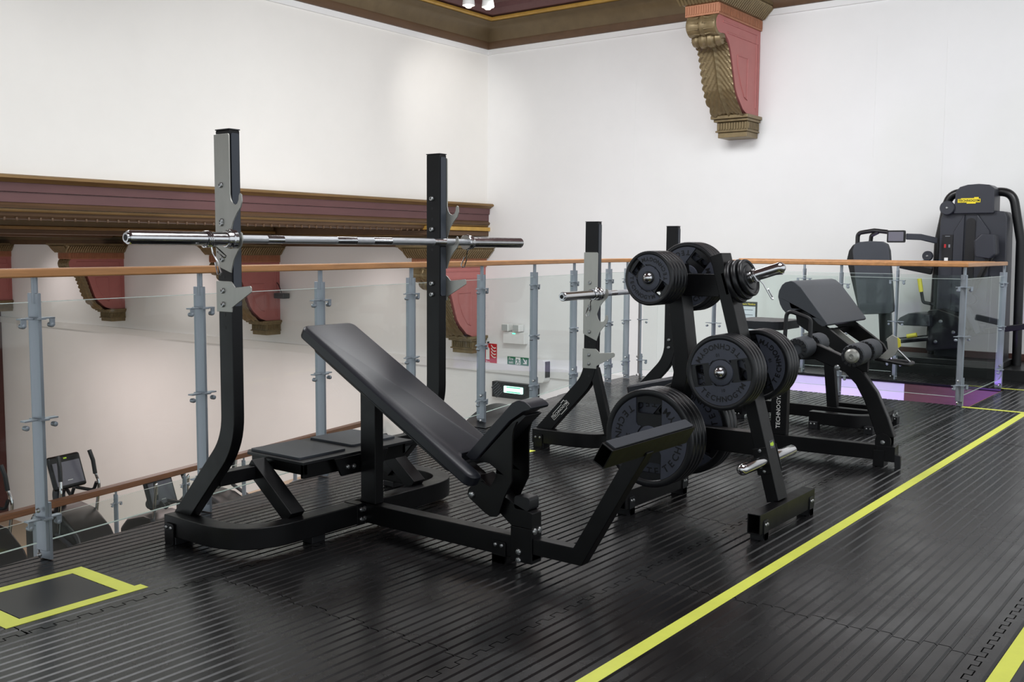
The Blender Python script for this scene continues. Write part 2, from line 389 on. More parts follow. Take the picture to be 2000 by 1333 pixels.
# row of small carved drops under the beam
dr = MB(); k = 3.0
while k < 11.1:
    dr.lathe([(.001, -.02), (.012, -.012), (.014, 0), (.01, .012), (.001, .016)], (k, YW+.035, 1.43), (0, 0, 1), 6); k += .11
dr.obj('trim_drops', 'cornice_brown')['kind'] = 'structure'
# entablature of the lower hall on the back wall and the cross beams carried by the corbels
for d0, z0, z1, m in ((.10, 1.20, 1.30, 'cornice_brown'), (.15, 1.30, 1.36, 'cornice_bronze'), (.22, 1.36, 1.39, 'gold_dull'), (.30, 1.39, 1.50, 'cornice_brown'), (.36, 1.50, 1.66, 'cornice_bronze')):
    struct(MB().box(XW-d0, XW, YW+.35, 26.6, z0, z1).obj('trim_entablature', m, bev=.008))
for yb in (13.30, 17.95, 22.4):
    struct(MB().box(-6, XW-.36, yb-.15, yb+.62, 1.44, 1.66).obj('trim_crossbeam', 'cornice_bronze', bev=.01))
    struct(MB().box(-6, XW-.36, yb-.19, yb+.66, 1.40, 1.44).obj('trim_crossbeam_gold', 'gold_dull', bev=.006))
    struct(MB().box(-6, XW-.36, yb-.08, yb+.55, 1.34, 1.40).obj('trim_crossbeam_brown', 'cornice_brown', bev=.006))
# block over the corbel in the corner, under the beam end
struct(MB().box(9.95, XW, YW-.03, YW+.52, 1.36, 1.43).obj('trim_block', 'cornice_brown', bev=.01))
struct(MB().box(9.90, XW, YW-.06, YW+.55, 1.43, 1.485).obj('trim_block_gold', 'gold_trim', bev=.01))
# dado band and tan dado low on the back wall
struct(MB().box(XW-.03, XW, 4.95, 26.6, -.56, -.43).obj('trim_band', 'white_plastic', bev=.004), 'white trunking band on the wall')
struct(MB().box(XW-.012, XW, -3.0, 4.45, .10, .17).obj('baseboard_back', 'stair_wood', bev=.003))
struct(MB().box(10.55, XW, 23.10, 24.20, -5.1, 1.2).obj('trim_pilaster', 'pilaster_red', bev=.02), 'dark red pilaster at the far end')
# shallow surface scars on the plaster: two faint panel edges
for (y, z0, z1) in ((3.62, 2.2, 3.5), (6.6, 1.8, 3.3), (2.9, 1.5, 3.4)):
    struct(MB().box(XW-.003, XW, y, y+.006, z0, z1).obj('trim_plaster_joint', 'wall_paint', bev=.001))
# stair void: fascias and treads below the far strip
struct(MB().box(9.55, 9.57, 2.72, 4.45, -.62, -.02).obj('wall_stair_panel', 'purple_lit_white', bev=.003), 'white panel lining the stair void, purple light tinted into its colour')
struct(MB().box(9.55, 9.57, 1.88, 2.72, -.62, -.02).obj('wall_stair_wood', 'stair_wood', bev=.003), 'dark wood panel lining the stair void')
struct(MB().box(8.33, 9.57, 1.86, 1.90, -.62, -.012).obj('trim_stair_edge', 'oak_edge', bev=.003))
struct(MB().box(8.31, 8.33, 1.88, 4.8, -.62, -.012).obj('trim_stair_side', 'stair_wood', bev=.003))
st = struct(MB().box(8.33, 9.57, 1.9, 2.3, -.80, -.62).obj('floor_stair', 'stair_wood', bev=.01))
for i in range(1, 6):
    MB().box(8.33, 9.57, 1.9+.4*i, 2.3+.4*i, -.80-.17*i, -.62-.17*i).obj('stair_tread', 'stair_wood', st, bev=.01)
MB().box(9.54, 9.57, 1.9, 4.45, -.015, .004).obj('trim_stair_nosing', 'black_steel', bev=.002)['kind'] = 'structure'

# ------------------------------------------------------------------ carved corbels on the back wall
def corbel(y, z, label):
    t = thing('corbel', label, 'corbel', (XW, y, z), 0, 'carved corbels along the wall')
    prof = [(0, .235), (.14, .215), (.30, .245), (.42, .29), (.566, .418), (.625, .50), (.663, .6), (.70, .71), (.733, .806), (.775, .90), (.835, .985), (.92, 1.04), (1.0, 1.035)]
    for k in range(11):
        q = RAD(-100+k*24); prof.append((1.035+.1*cos(q), 1.128+.1*sin(q)))
    poly = [(-p, h) for p, h in prof]+[(-1.0, 1.215), (0, 1.215)]
    MB().prism(poly, 'y', 0, .36).obj('body', 'corbel_red', t, bev=.006)
    # acanthus leaf down the front
    C = [V((p, 0, h)) for p, h in prof[1:13]]
    def along(u):
        f = u*(len(C)-1); i = min(int(f), len(C)-2); return C[i].lerp(C[i+1], f-i), (C[i+1]-C[i]).normalized()
    def leaf(u, v):
        p, tg = along(u); n = V((tg.z, 0, -tg.x)); a = abs(v-.5)*2
        rib = abs(sin(pi*(u*15+a*3.6)))*.022*(0.3+a*.7)
        mid = .03*max(0, 1-a*7)
        dsp = .020+rib+mid+.025*a*a; sc = .012*abs(sin(pi*(u*15+3.6)))
        q = p+n*dsp; wv = (.36+2*sc)*(v-.5)
        return (-q.x, .18+wv, q.z)
    MB().grid(leaf, 150, 26).obj('acanthus_leaf', 'corbel_gold', t, recalc=False, ang=60)
    # curled tip of the leaf
    MB().lathe([(.02, 0), (.07, .012), (.09, .06), (.072, .085), (.098, .11), (.102, .145), (.086, .172), (.094, .18), (.086, .188), (.102, .215), (.098, .25), (.072, .275), (.09, .30), (.07, .348), (.02, .36)], (-.955, 0, .995), (0, 1, 0), 18).obj('leaf_tip', 'corbel_gold', t)
    # volute scroll with a bound waist
    MB().lathe([(.001, .004), (.10, .004), (.118, .012), (.122, .04), (.112, .09), (.105, .14), (.107, .155), (.116, .162), (.118, .18), (.116, .198), (.107, .205), (.105, .22), (.112, .27), (.122, .32), (.118, .348), (.09, .366), (.001, .372)], (-1.045, 0, 1.125), (0, 1, 0), 24).obj('volute', 'corbel_gold', t)
    fl = MB()
    for k in range(9):
        q = RAD(-60+k*32)
        for ya, yb in ((.02, .15), (.21, .34)):
            fl.tube([(-1.045-.118*cos(q), ya, 1.125+.118*sin(q)), (-1.045-.108*cos(q), (ya+yb)/2, 1.125+.108*sin(q)), (-1.045-.118*cos(q), yb, 1.125+.118*sin(q))], .008, 6)
    fl.obj('flutes', 'corbel_gold', t)
    # dentil band
    MB().box(-1.13, 0, -.02, .38, 1.215, 1.335).obj('dentil_band', 'corbel_copper', t, bev=.005)
    d = MB()
    for k in range(14): d.box(-1.14, -1.13, -.012+k*.0282, .003+k*.0282, 1.235, 1.32)
    for k in range(34): d.box(-1.12+k*.0328, -1.103+k*.0328, -.03, -.02, 1.235, 1.32)
    o = d.obj('dentils', 'corbel_copper', t, bev=.002, seg=1); o['kind'] = 'stuff'
    # flared leaf cap
    cap = [(0, 1.335), (.03, 1.345), (.05, 1.37), (.085, 1.42), (.12, 1.46), (.13, 1.475), (.15, 1.48), (.15, 1.51), (.0, 1.51)]
    b = MB(); n = len(cap)
    for e, h in cap: b.v += [(0, -.02-e, h), (-1.13-e, -.02-e, h), (-1.13-e, .38+e, h), (0, .38+e, h)]
    for i in range(n-1):
        for k in range(3): b.f.append((i*4+k, i*4+k+1, i*4+5+k, i*4+4+k))
    b.f += [(0, 3, 2, 1), (4*n-4, 4*n-3, 4*n-2, 4*n-1)]
    b.obj('cap', 'corbel_gold', t, ang=25)
    lv = MB()
    for k in range(26):
        x = -.03-k*.047; lv.tube([(x, -.045, 1.345), (x-.012, -.10, 1.40), (x+.005, -.155, 1.465)], .017, 6)
    for k in range(13):
        y_ = -.06+k*.04; lv.tube([(-1.155, y_, 1.345), (-1.21, y_+.008, 1.40), (-1.268, y_, 1.465)], .017, 6)
    o = lv.obj('cap_leaves', 'corbel_gold', t); o['kind'] = 'stuff'
    # moulded panel on the visible side
    pm = MB()
    for path in ([(-.98, 1.16), (-.10, 1.16), (-.10, .33)], [(-.86, 1.06), (-.06, 1.06), (-.06, .30)], [(-.60, .86), (-.585, .74), (-.50, .56), (-.40, .43), (-.33, .40), (-.33, .86), (-.60, .86)]):
        pm.tube([(x, 0, h) for x, h in path], .011, 6)
    pm.obj('panel_moulding', 'corbel_red', t)
    # stepped foot
    f = MB(); f.box(-.40, 0, -.05, .41, .205, .245); f.box(-.36, 0, -.03, .39, .175, .205); f.box(-.31, 0, -.01, .37, .075, .175); f.box(-.33, 0, -.02, .38, .06, .08); f.box(-.30, 0, 0, .36, 0, .06)
    f.obj('foot', 'corbel_gold', t, bev=.006)
    d = MB()
    for k in range(11): d.box(-.325, -.31, .0+k*.033, .018+k*.033, .09, .165)
    for k in range(9): d.box(-.30+k*.033, -.282+k*.033, -.022, -.01, .09, .165)
    o = d.obj('foot_teeth', 'corbel_gold', t, bev=.002, seg=1); o['kind'] = 'stuff'
    return t
c4 = corbel(4.96, 2.485, 'large red and gold carved corbel under the upper ceiling')
for y, lb in ((YW+.02, 'carved corbel in the wall corner behind the right upright of the tall rack'), (13.45, 'carved corbel behind the left upright and barbell collar, below the hall beam'), (18.1, 'carved corbel with cable below the hall beam, left of the tall rack'), (22.55, 'carved corbel cut off by the left picture edge')):
    c = copy_tree(c4); c.location = (XW, y, -.285); c['label'] = lb

# ------------------------------------------------------------------ railings: posts, clamps, panes, handrail
def railing(root, line, idx, zf=0.0, wood='rail_wood', scale=1.0, pane_skip=(), ht=1.078, one_side=None):
    # line: plan points of the rail; idx: which of them carry a post
    P = [V((x, y, 0)) for x, y in line]
    def tang(i):
        a = P[max(i-1, 0)]; b = P[min(i+1, len(P)-1)]; return (b-a).normalized()
    for i in idx:
        t = tang(i); n = V((t.y, -t.x, 0)); p = P[i]+V((0, 0, zf))
        b = MB(); b.obox(p+V((0, 0, .53)), t*.0075, n*.030, (0, 0, .49))
        b.obox(p+t*.014+V((0, 0, .115)), t*.007, n*.031, (0, 0, .112))
        po = b.obj('post', 'galvanised', root, bev=.002, seg=1)
        MB().cyl(p+n*.004+V((0, 0, .98)), p+n*.004+V((0, 0, ht+.004)), .012, seg=12).obj('rail_pin', 'galvanised', po)
        for zc in (.165, .545, .925):
            c = MB(); q = p+V((0, 0, zc)); c.obox(q+n*.006, t*.02, n*.034, (0, 0, .004))
            for sg in (-1, 1):
                if one_side and one_side.get(i) == -sg: continue
                c.obox(q+t*sg*.036+n*.006, t*.036, n*.014, (0, 0, .003))
                if zc != .545: c.obox(q+t*sg*.060+n*.017-V((0, 0, .014)), t*.011, n*.003, (0, 0, .016))
                c.lathe([(.0095, -.016), (.0105, 0), (.009, .006), (.003, .008)], q+t*sg*.060+n*.014-V((0, 0, .026)), n, 10)
            c.obj('glass_clamp', 'galvanised', po, bev=.001, seg=1)
        fb = MB()
        for zz in (.03, .2):
            for sg in (-1, 1): fb.lathe([(.010, 0), (.010, .006), (.004, .012)], p+t*sg*.02+n*.01+V((0, 0, zz)), t*sg, 8)
        fb.obj('fixing_bolts', 'bolt_steel', po)['kind'] = 'stuff'
    for a, c in zip(idx, idx[1:]):
        if a in pane_skip: continue
        for k in range(a, c):
            p, q = P[k], P[k+1]; t = (q-p).normalized(); n = V((t.y, -t.x, 0))
            e0 = .028 if k == a else 0; e1 = .028 if k+1 == c else 0
            m = (p+t*e0+q-t*e1)/2+V((0, 0, zf+.53)); L = ((q-p).length-e0-e1)/2
            g = MB().obox(m, t*L, n*.005, (0, 0, .455)).obj('glass_pane', 'clear_glass', root, smooth=False)
            for e_ in (.4563, -.4563): MB().obox(m+V((0, 0, e_)), t*L, n*.0048, (0, 0, .0012)).obj('pane_edge', 'glass_edge', g, smooth=False)
    pth = [p+V((0, 0, zf+ht+.017)) for p in P]
    MB().sweep(pth, (0, 0, 1), .034*scale, .062*scale).obj('handrail', wood, root, bev=.007*scale)
LINE = [(-2.35, 3.03), (-1.5, 3.17), (-.62, 3.31), (.22, 3.437), (1.07, 3.57), (1.916, 3.696), (2.72, 3.81), (3.538, 3.938), (4.408, 4.112), (5.291, 4.29), (6.145, 4.473), (6.932, 4.642), (7.696, 4.779), (8.045, 4.80), (8.19, 4.74), (8.27, 4.60), (8.27, 4.03), (8.27, 2.893), (8.27, 1.945), (9.63, 1.945)]
rl = thing('balcony_railing', 'glass balcony railing with wooden handrail curving behind the tall rack and around the stair void', 'railing')
railing(rl, LINE, [0, 1, 2, 3, 4, 5, 6, 7, 8, 9, 10, 11, 12, 13, 14, 16, 17, 18, 19], pane_skip=(13,), one_side={13: -1, 14: 1})
rl2 = thing('far_railing', 'short glass railing on the far side of the stair void by the white wall', 'railing')
railing(rl2, [(9.63, 4.42), (9.63, 3.734), (9.63, 2.844), (9.63, 2.02)], [0, 1, 2], one_side={0: 1})
MB().obox((9.63, 2.43, .53), (0, .39, 0), (.005, 0, 0), (0, 0, .455)).obj('glass_pane', 'clear_glass', rl2, smooth=False)
LL = [(-1.0+i*1.01, 8.775+i*1.01*.187) for i in range(13)]
rl3 = thing('lower_railing', 'wooden handrail with glass panes along the lower gallery in front of the cardio machines', 'railing')
railing(rl3, LL, list(range(13)), zf=-2.56, wood='rail_wood_dark', scale=1.9)

# ------------------------------------------------------------------ floor tape
def tape(name, label, x0, x1, y0, y1, z=.0012):
    o = MB().box(x0, x1, y0, y1, .0008, z).obj(name, 'yellow_tape', smooth=False); tag(o, label, 'tape'); return o
tape('floor_tape', 'long yellow tape line running past the plate tree', -1.0, 8.24, 1.446, 1.496)
tape('floor_tape', 'yellow tape at the bottom right corner of the picture', -1.0, 6.0, .540, .594)
tape('floor_tape', 'yellow cross tape ending at the near right railing post', 8.245, 8.295, 1.446, 1.915, .0016)
tape('floor_tape', 'farther short yellow tape by the right wall', 9.61, 9.65, .9, 1.915)
tape('floor_tape', 'back strip of the yellow taped square', 1.49, 1.962, 3.462, 3.510)
tape('floor_tape', 'front strip of the yellow taped square', 1.485, 1.985, 3.112, 3.160, .002)
tape('floor_tape', 'right strip of the yellow taped square', 1.90, 1.962, 3.135, 3.49, .0016)
tape('floor_tape', 'left strip of the yellow taped square', 1.492, 1.552, 3.115, 3.49, .0016)
tape('floor_tape', 'scrap of yellow tape under the shorter rack foot', 4.72, 4.80, 3.47, 3.56)
hp = MB().box(1.556, 1.896, 3.163, 3.459, .0006, .0018).obj('floor_hatch', 'rubber_smooth', bev=.0005); tag(hp, 'smooth black rubber patch inside the yellow taped square', 'floor patch')

# ------------------------------------------------------------------ olympic bench stations
def hook_poly(z0, z1, hooks):
    out = [(.085, z0), (.085, z1), (.0, z1), (-.004, z1-.006)]
    for zc in sorted(hooks, reverse=True):
        out += [(-.004, zc+.042), (-.010, zc+.02), (-.020, zc+.006), (-.034, zc), (-.048, zc+.005), (-.056, zc+.018), (-.058, zc+.034), (-.064, zc+.043), (-.072, zc+.038), (-.075, zc+.016), (-.068, zc-.008), (-.045, zc-.03), (-.022, zc-.06), (-.006, zc-.10), (-.004, zc-.11)]
    if out[-1][1] > z0: out += [(-.004, z0)]
    return out
def station(root, ztop, pz0, pz1, hooks, spz, platform=True):
    for sg in (-1, 1):
        x = sg*.5905
        path = fillet([(x, .041, ztop), (x, .041, .447), (x, .372, .088)], .26, 8)
        u = MB().sweep(path, (1, 0, 0), .049, .082).obj('upright', 'black_steel', root, bev=.004)
        MB().box(x-.025, x+.025, -.001, .083, ztop, ztop+.004).obj('end_cap', 'black_plastic', u)
        for a, c in ((ztop-.40, ztop-.012), (ztop-.66, ztop-.43)):
            MB().prism(rrect(x-.018, x+.018, a, c, .008), 'y', -.004, .0).obj('wear_strip', 'strip_plastic', u, bev=.001, seg=1)
        xo = sg*.615; x0, x1 = (xo-.006, xo) if sg < 0 else (xo, xo+.006)
        hp_ = MB().prism(hook_poly(pz0, pz1, hooks), 'x', x0, x1).obj('hook_plate', 'brushed_steel', root, bev=.0015, seg=1)
        sp = [(.087, spz-.06), (.087, spz+.057), (.0, spz+.057), (-.010, spz+.050), (-.026, spz+.034), (-.115, spz+.043), (-.121, spz+.036), (-.121, spz+.02), (-.006, spz-.042), (-.004, spz-.06)]
        s_ = MB().prism(sp, 'x', x0, x1).obj('spotter_hook', 'brushed_steel', root, bev=.0015, seg=1)
        pl = [(x0 if sg < 0 else x1, .045, z) for z in [h+.075 for h in hooks]+[h-.06 for h in hooks]+[spz+.02, spz-.032] if pz0 < z < pz1 or z < pz0]
        bolts(pl, (sg, 0, 0), .011, root, .008)
        inn = [(sg*.566, .045, z) for z in [h+.075 for h in hooks]+[spz+.02, spz-.032]]
        bolts(inn, (-sg, 0, 0), .012, root, .012)
        hl = MB()
        for z in [h+.03 for h in hooks]+[h-.02 for h in hooks]: hl.cyl((sg*.5665, .045, z), (sg*.5655, .045, z), .007, seg=10); hl.cyl((xo, .045, z-.3), (xo+sg*.0006, .045, z-.3), .007, seg=10)
        hl.obj('adjuster_holes', 'print_black', u)['kind'] = 'stuff'
        # foot bracket at the rear end of the base tube
        fx = sg*.668
        f = MB().prism(rrect(.325, .385, .0, .085, .008), 'x', min(fx, fx+sg*.006), max(fx, fx+sg*.006)).box(min(fx, fx-sg*.085), max(fx, fx-sg*.085), .325, .385, 0, .006).obj('foot_bracket', 'black_steel', root, bev=.002)
        bolts([(fx+sg*.006, .34, .068), (fx+sg*.006, .37, .068)], (sg, 0, 0), .007, f, .005)
        MB().box(min(fx, fx-sg*.085), max(fx, fx-sg*.085), .32, .39, .0, .031).obj('rubber_foot', 'black_plastic', f, bev=.003)
        # inner strut and short cross tube under the spotter platform
        if not platform:
            MB().sweep([(sg*.5905, .02, .50), (sg*.5905, -.085, .112)], (1, 0, 0), .045, .05).obj('brace', 'black_steel', root, bev=.003); continue
        st_ = MB().sweep([(sg*.36, .20, .30), (sg*.36, -.045, .112)], (1, 0, 0), .072, .06).obj('strut', 'black_steel', root, bev=.003)
        MB().box(min(sg*.30, sg*.567), max(sg*.30, sg*.567), .155, .205, .245, .30).obj('cross_tube', 'black_steel', root, bev=.003)
    pb = fillet([(-.625, .40, .0725), (-.625, -.065, .0725), (.625, -.065, .0725), (.625, .40, .0725)], .36, 10)
    MB().sweep(pb, (0, 0, 1), .085, .08).obj('base_frame', 'black_steel', root, bev=.004)
    for x in (-.28, .28): MB().box(x-.035, x+.035, -.095, -.035, 0, .031).obj('rubber_foot', 'black_plastic', root, bev=.003)
    if not platform: return
    pf = MB().prism([(-.323, -.054), (.323, -.054), (.323, .30), (.29, .337), (-.29, .337), (-.323, .30)], 'z', .318, .330).obj('spotter_platform', 'black_plastic', root, bev=.002)
    for x0, x1 in ((-.30, -.04), (.03, .30)):
        MB().prism(rrect(x0, x1, -.005 if x0 < 0 else .03, .31, .012), 'z', .330, .340).obj('platform_mat', 'leather_grey', pf, bev=.003)
    b = MB(); b.box(-.30, .30, -.03, -.01, .255, .318); b.box(-.30, -.28, -.03, .30, .27, .318); b.box(.28, .30, -.03, .30, .27, .318); b.obj('platform_skirt', 'black_steel', pf, bev=.002)
    gp = MB().prism([(-.12, .24), (.12, .24), (.16, .318), (-.16, .318)], 'y', -.06, -.05).obj('platform_bracket', 'black_steel', root, bev=.002)
    bolts([(-.085, -.06, .275), (-.05, -.06, .272)], (0, -1, 0), .011, gp, .008)
def pad_mb(width, thick, y0, z0, y1, z1, r=.03, e=.014, notch=None):
    # padded slab between two (y, z) ends of its top surface; rounded in plan and section
    d = V((0, y1-y0, z1-z0)); L = d.length; t = d.normalized(); n = V((0, -t.z, t.y)); n = n if n.z > 0 else -n
    b = MB(); rings = []
    for off, ins in ((0, e), (-.004, e*.35), (-.010, 0), (-thick+.006, 0), (-thick, .006)):
        q = rrect(-width/2+ins, width/2-ins, ins, L-ins, max(.008, r-ins))
        if notch:
            nw, nd = notch; nw += ins; nd += ins
            q = q[:5]+[(nw+.012, L-ins), (nw+.003, L-ins-.006), (nw, L-ins-.02), (nw, L-nd+.02), (nw-.02, L-nd), (-nw+.02, L-nd), (-nw, L-nd+.02), (-nw, L-ins-.02), (-nw-.003, L-ins-.006), (-nw-.012, L-ins)]+q[5:]
        rings.append([V((a, 0, 0))+V((0, y0, z0))+t*c+n*off for a, c in q])
    m = len(rings[0])
    for R_ in rings: b.v += [tuple(p) for p in R_]
    for i in range(len(rings)-1):
        for k in range(m): b.f.append((i*m+k, i*m+(k+1) % m, (i+1)*m+(k+1) % m, (i+1)*m+k))
    b.f += [tuple(range(m)), tuple(range((len(rings)-1)*m, len(rings)*m))]
    return b
# --- tall incline station in front
S1 = thing('incline_bench_station', 'tall black incline bench press station with padded bench and barbell, nearest the camera', 'bench press', (3.01, 3.153, 0), 0)
station(S1, 1.632, 1.125, 1.617, [1.209, 1.352], 1.01)
MB().box(-.025, .025, -.163, -.075, .115, .60).obj('bench_post', 'black_steel', S1, bev=.004)
cb = MB().box(-.03, .03, -.985, -.02, .03, .115).obj('centre_beam', 'black_steel', S1, bev=.004)
bolts([(-.035, -.02-.085, .092), (-.035, -.02-.085, .05)], (0, -1, 0), .012, S1, .008)
jp = MB().box(-.075, -.03, -.106, -.024, .028, .117).obj('joint_plate', 'black_steel', S1, bev=.002)
bolts([(-.052, -.106, .092), (-.052, -.106, .05)], (0, -1, 0), .011, jp, .008)
pad = pad_mb(.30, .052, .150, .868, -.795, .345, .035, notch=(.082, .14)).obj('backrest_pad', 'leather', S1, bev=.004)
sm_ = MB(); q = rrect(-.13, .13, .02, 1.06, .03)
t_ = V((0, -.945, -.523)).normalized(); n_ = V((0, -.523, .945)).normalized()
pad_mb(.24, .03, .10, .785, -.66, .365, .02, .004).obj('pad_board', 'black_plastic', S1)
MB().sweep([(0, .06, .735), (0, -.74, .292)], (1, 0, 0), .06, .035).obj('pad_rail', 'black_steel', S1, bev=.003)
# seat pad, tipped up at the front
sp_ = [(-.685, .402), (-.79, .51), (-.906, .627), (-.925, .637), (-.941, .641), (-.965, .637), (-.985, .628), (-.996, .618), (-.99, .608), (-.955, .597), (-.906, .565), (-.74, .393), (-.71, .384)]
MB().prism(sp_, 'x', -.058, .058).obj('seat_pad', 'leather', S1, bev=.013, seg=3)
MB().prism([(-.735, .385), (-.905, .557), (-.955, .589), (-.97, .585), (-.915, .535), (-.76, .38)], 'x', -.05, .05).obj('seat_board', 'black_plastic', S1, bev=.003)
br = [(-.745, .386), (-.90, .545), (-.93, .56), (-.915, .53), (-.908, .50), (-.908, .331), (-.872, .263), (-.847, .195), (-.835, .184), (-.807, .179), (-.779, .19), (-.702, .236), (-.692, .25), (-.698, .272), (-.72, .295), (-.759, .310), (-.806, .296), (-.831, .336), (-.833, .368), (-.80, .385)]
for x in (-.056, .048):
    o = MB().prism(br, 'x', x, x+.008).obj('seat_bracket', 'black_steel', S1, bev=.002)
    bolts([(x-.0005, -.717, .252)], (-1, 0, 0), .013, o, .01)
MB().prism([(-.70, .30), (-.80, .20), (-.84, .20), (-.84, .26), (-.74, .33)], 'x', -.048, .048).obj('seat_carriage', 'black_steel', S1, bev=.003)
fp = MB(); fp.box(-.032, .032, -.985, -.885, .02, .155); fp.prism([(-.985, .155), (-.885, .155), (-.80, .215), (-.845, .262), (-.985, .215)], 'x', -.03, .03)
fp = fp.obj('seat_support', 'black_steel', S1, bev=.003)
MB().prism(rrect(-.972, -.90, .222, .272, .012), 'x', -.03, .03).obj('rubber_bumper', 'black_plastic', fp, bev=.005)
bolts([(-.032, -.925, .06), (-.032, -.925, .028)], (-1, 0, 0), .012, fp, .008)
bolts([(-.015, -.985, .145), (.015, -.985, .145)], (0, -1, 0), .013, fp, .008)
fb_ = MB().prism(rrect(-.865, -.80, .0, .085, .008), 'x', -.037, -.03).box(-.037, .037, -.865, -.80, 0, .03).obj('foot_bracket', 'black_steel', S1, bev=.002)
bolts([(-.037, -.848, .07), (-.037, -.818, .07)], (-1, 0, 0), .008, fb_, .006)
MB().sweep([(0, -.95, .088), (0, -1.183, .088), (0, -1.437, .52)], (1, 0, 0), .05, .062).obj('footrest_arm', 'black_steel', S1, bev=.003)
fbar = [V((0, -1.446, .580)), V((0, -1.487, .557)), V((0, -1.450, .492)), V((0, -1.409, .515))]
def qd(pts, x0, x1): return [(p.y, p.z) for p in pts]
cen = sum(fbar, V((0, 0, 0)))/4; inner = [cen+(p-cen)*.86 for p in fbar]
MB().prism(qd(fbar, 0, 0), 'x', -.285, .285, holes=[qd(inner, 0, 0)]).obj('footrest_bar', 'black_steel', S1, bev=.0015, seg=1)
a_, b_ = fbar[0], fbar[1]; nn = V((0, -.49, .87)).normalized()*.006
MB().prism([(p.y, p.z) for p in (a_.lerp(b_, .05), a_.lerp(b_, .9), a_.lerp(b_, .9)+nn, a_.lerp(b_, .05)+nn)], 'x', -.27, .27).obj('footrest_grip', 'leather_grey', S1, bev=.002)

def barbell(name, label, x0, x1, y, z, rz=0.0, origin=None):
    L = (x1-x0)/2; t = thing(name, label, 'barbell', ((x0+x1)/2, y, z), rz)
    sh = MB().cyl((-L+.40, 0, 0), (L-.40, 0, 0), .016, seg=20).obj('shaft', 'knurl', t)
    for a, c in ((-.16, -.05), (.05, .16), (-.52, -.44), (.44, .52)): MB().cyl((a, 0, 0), (c, 0, 0), .0163, seg=20).obj('smooth_band', 'chrome', sh)
    for sg in (-1, 1):
        s_ = MB().lathe([(.014, -L+.385), (.022, -L+.385), (.024, -L+.382)] if 0 else [(.001, L), (.017, L), (.017, L-.008), (.022, L-.008), (.025, L-.012), (.025, L-.40), (.025, L-.405)], (0, 0, 0), (sg, 0, 0), 28).obj('sleeve', 'chrome', t)
        MB().cyl((sg*(L+.0006), 0, 0), (sg*(L-.006), 0, 0), .011, seg=16).obj('end_screw', 'black_steel', s_)
        MB().lathe([(.014, L-.445), (.034, L-.445), (.037, L-.441), (.037, L-.428), (.033, L-.425), (.033, L-.412), (.03, L-.405), (.025, L-.404)], (0, 0, 0), (sg, 0, 0), 28).obj('collar_ring', 'chrome', s_)
    return t
def spring_collar(label, loc, axis=(1, 0, 0), roll=0.0, m='chrome', r=.029):
    t = V(axis).normalized(); a = V((0, 0, -1)); a = (a-t*a.dot(t)).normalized(); b = t.cross(a)
    a, b = a*cos(roll)+b*sin(roll), b*cos(roll)-a*sin(roll); o = V(loc)
    coil = [t*(-.012+.024*k/40)+(a*cos(2*pi*3*k/40)+b*sin(2*pi*3*k/40))*r for k in range(41)]
    h1 = [coil[-1], t*.016+a*(r+.02)+b*.006, t*.02+a*(r+.05)+b*.0, t*.022+a*(r+.06)-b*.004, t*.024+a*(r+.10)-b*.004, t*.024+a*(r+.106)+b*.006, t*.022+a*(r+.10)+b*.016, t*.022+a*(r+.055)+b*.014]
    q = RAD(70); a2 = a*cos(q)+b*sin(q)*.3+t*.7; a2.normalize()
    h2 = [coil[0], a2*(r+.02), a2*(r+.05), a2*(r+.09)+b*.003, a2*(r+.094)+b*.012, a2*(r+.09)+b*.018, a2*(r+.05)+b*.016]
    bb = MB(); bb.tube(coil, .0028, 6); bb.tube(h1, .0028, 6); bb.tube(h2, .0028, 6)
    ob = bb.obj('spring_collar', m); ob.location = o; tag(ob, label, 'collar clip', 'spring collar clips'); return ob
barbell('barbell', 'chrome barbell racked on the tall station in front', 1.937, 4.167, 3.117, 1.2255)
spring_collar('spring clip on the left sleeve of the front barbell', (2.262, 3.117, 1.2235), (1, 0, 0), -.35)
spring_collar('spring clip on the right sleeve of the front barbell', (3.752, 3.117, 1.2235), (1, 0, 0), .45)

# --- shorter decline station behind
TH = RAD(5.5)
S2 = thing('decline_bench_station', 'shorter black decline bench press station with leg rollers, behind the plate tree', 'bench press', (5.576, 3.22, 0), TH)
station(S2, 1.352, .703, 1.178, [.926, .775], .56, False)
# logo sticker on the left leg
lg = MB(); d = V((0, -.678, .735)); nrm = V((-1, 0, 0)); o_ = V((-.6156, .235, .235))
lp = MB(); k = .15
lp.v = [tuple(o_+d*(x*k)+V((0, -.735, -.678))*(-y*k*.62)) for x, y in LOGO]; lp.f = [tuple(range(len(LOGO)))]
ls = lp.obj('logo_sticker', 'white_print', S2, recalc=False, smooth=False)
li = MB(); o2 = o_+V((-.0004, 0, 0)); li.v = [tuple(o2+d*(x*k*.965)+V((0, -.735, -.678))*(-y*k*.62*.84)) for x, y in LOGO]; li.f = [tuple(range(len(LOGO)))]
li.obj('logo_ground', 'black_steel', ls, recalc=False, smooth=False)
lt = MB().text('TECHNOGYM', .0225, o_+V((-.0008, 0, 0)), d, V((0, .735, .678)), bold=.0003); lt.obj('logo_lettering', 'white_print', ls, recalc=False, smooth=False)
cb2 = MB().box(-.03, .03, -1.47, -.02, .03, .115).obj('centre_beam', 'black_steel', S2, bev=.004)
p2 = MB().box(-.03, .03, -.955, -.86, .115, .46).obj('bench_post', 'black_steel', S2, bev=.004)
MB().text('TECHNOGYM', .034, (-.0306, -.907, .26), (0, 0, 1), (0, 1, 0), bold=.0004).obj('logo_lettering', 'white_print', p2, recalc=False, smooth=False)
pad_mb(.28, .052, -.95, .58, .04, .34, .035).obj('bench_pad', 'leather', S2)
MB().sweep([(0, -.93, .525), (0, .02, .295)], (1, 0, 0), .06, .035).obj('pad_rail', 'black_steel', S2, bev=.003)
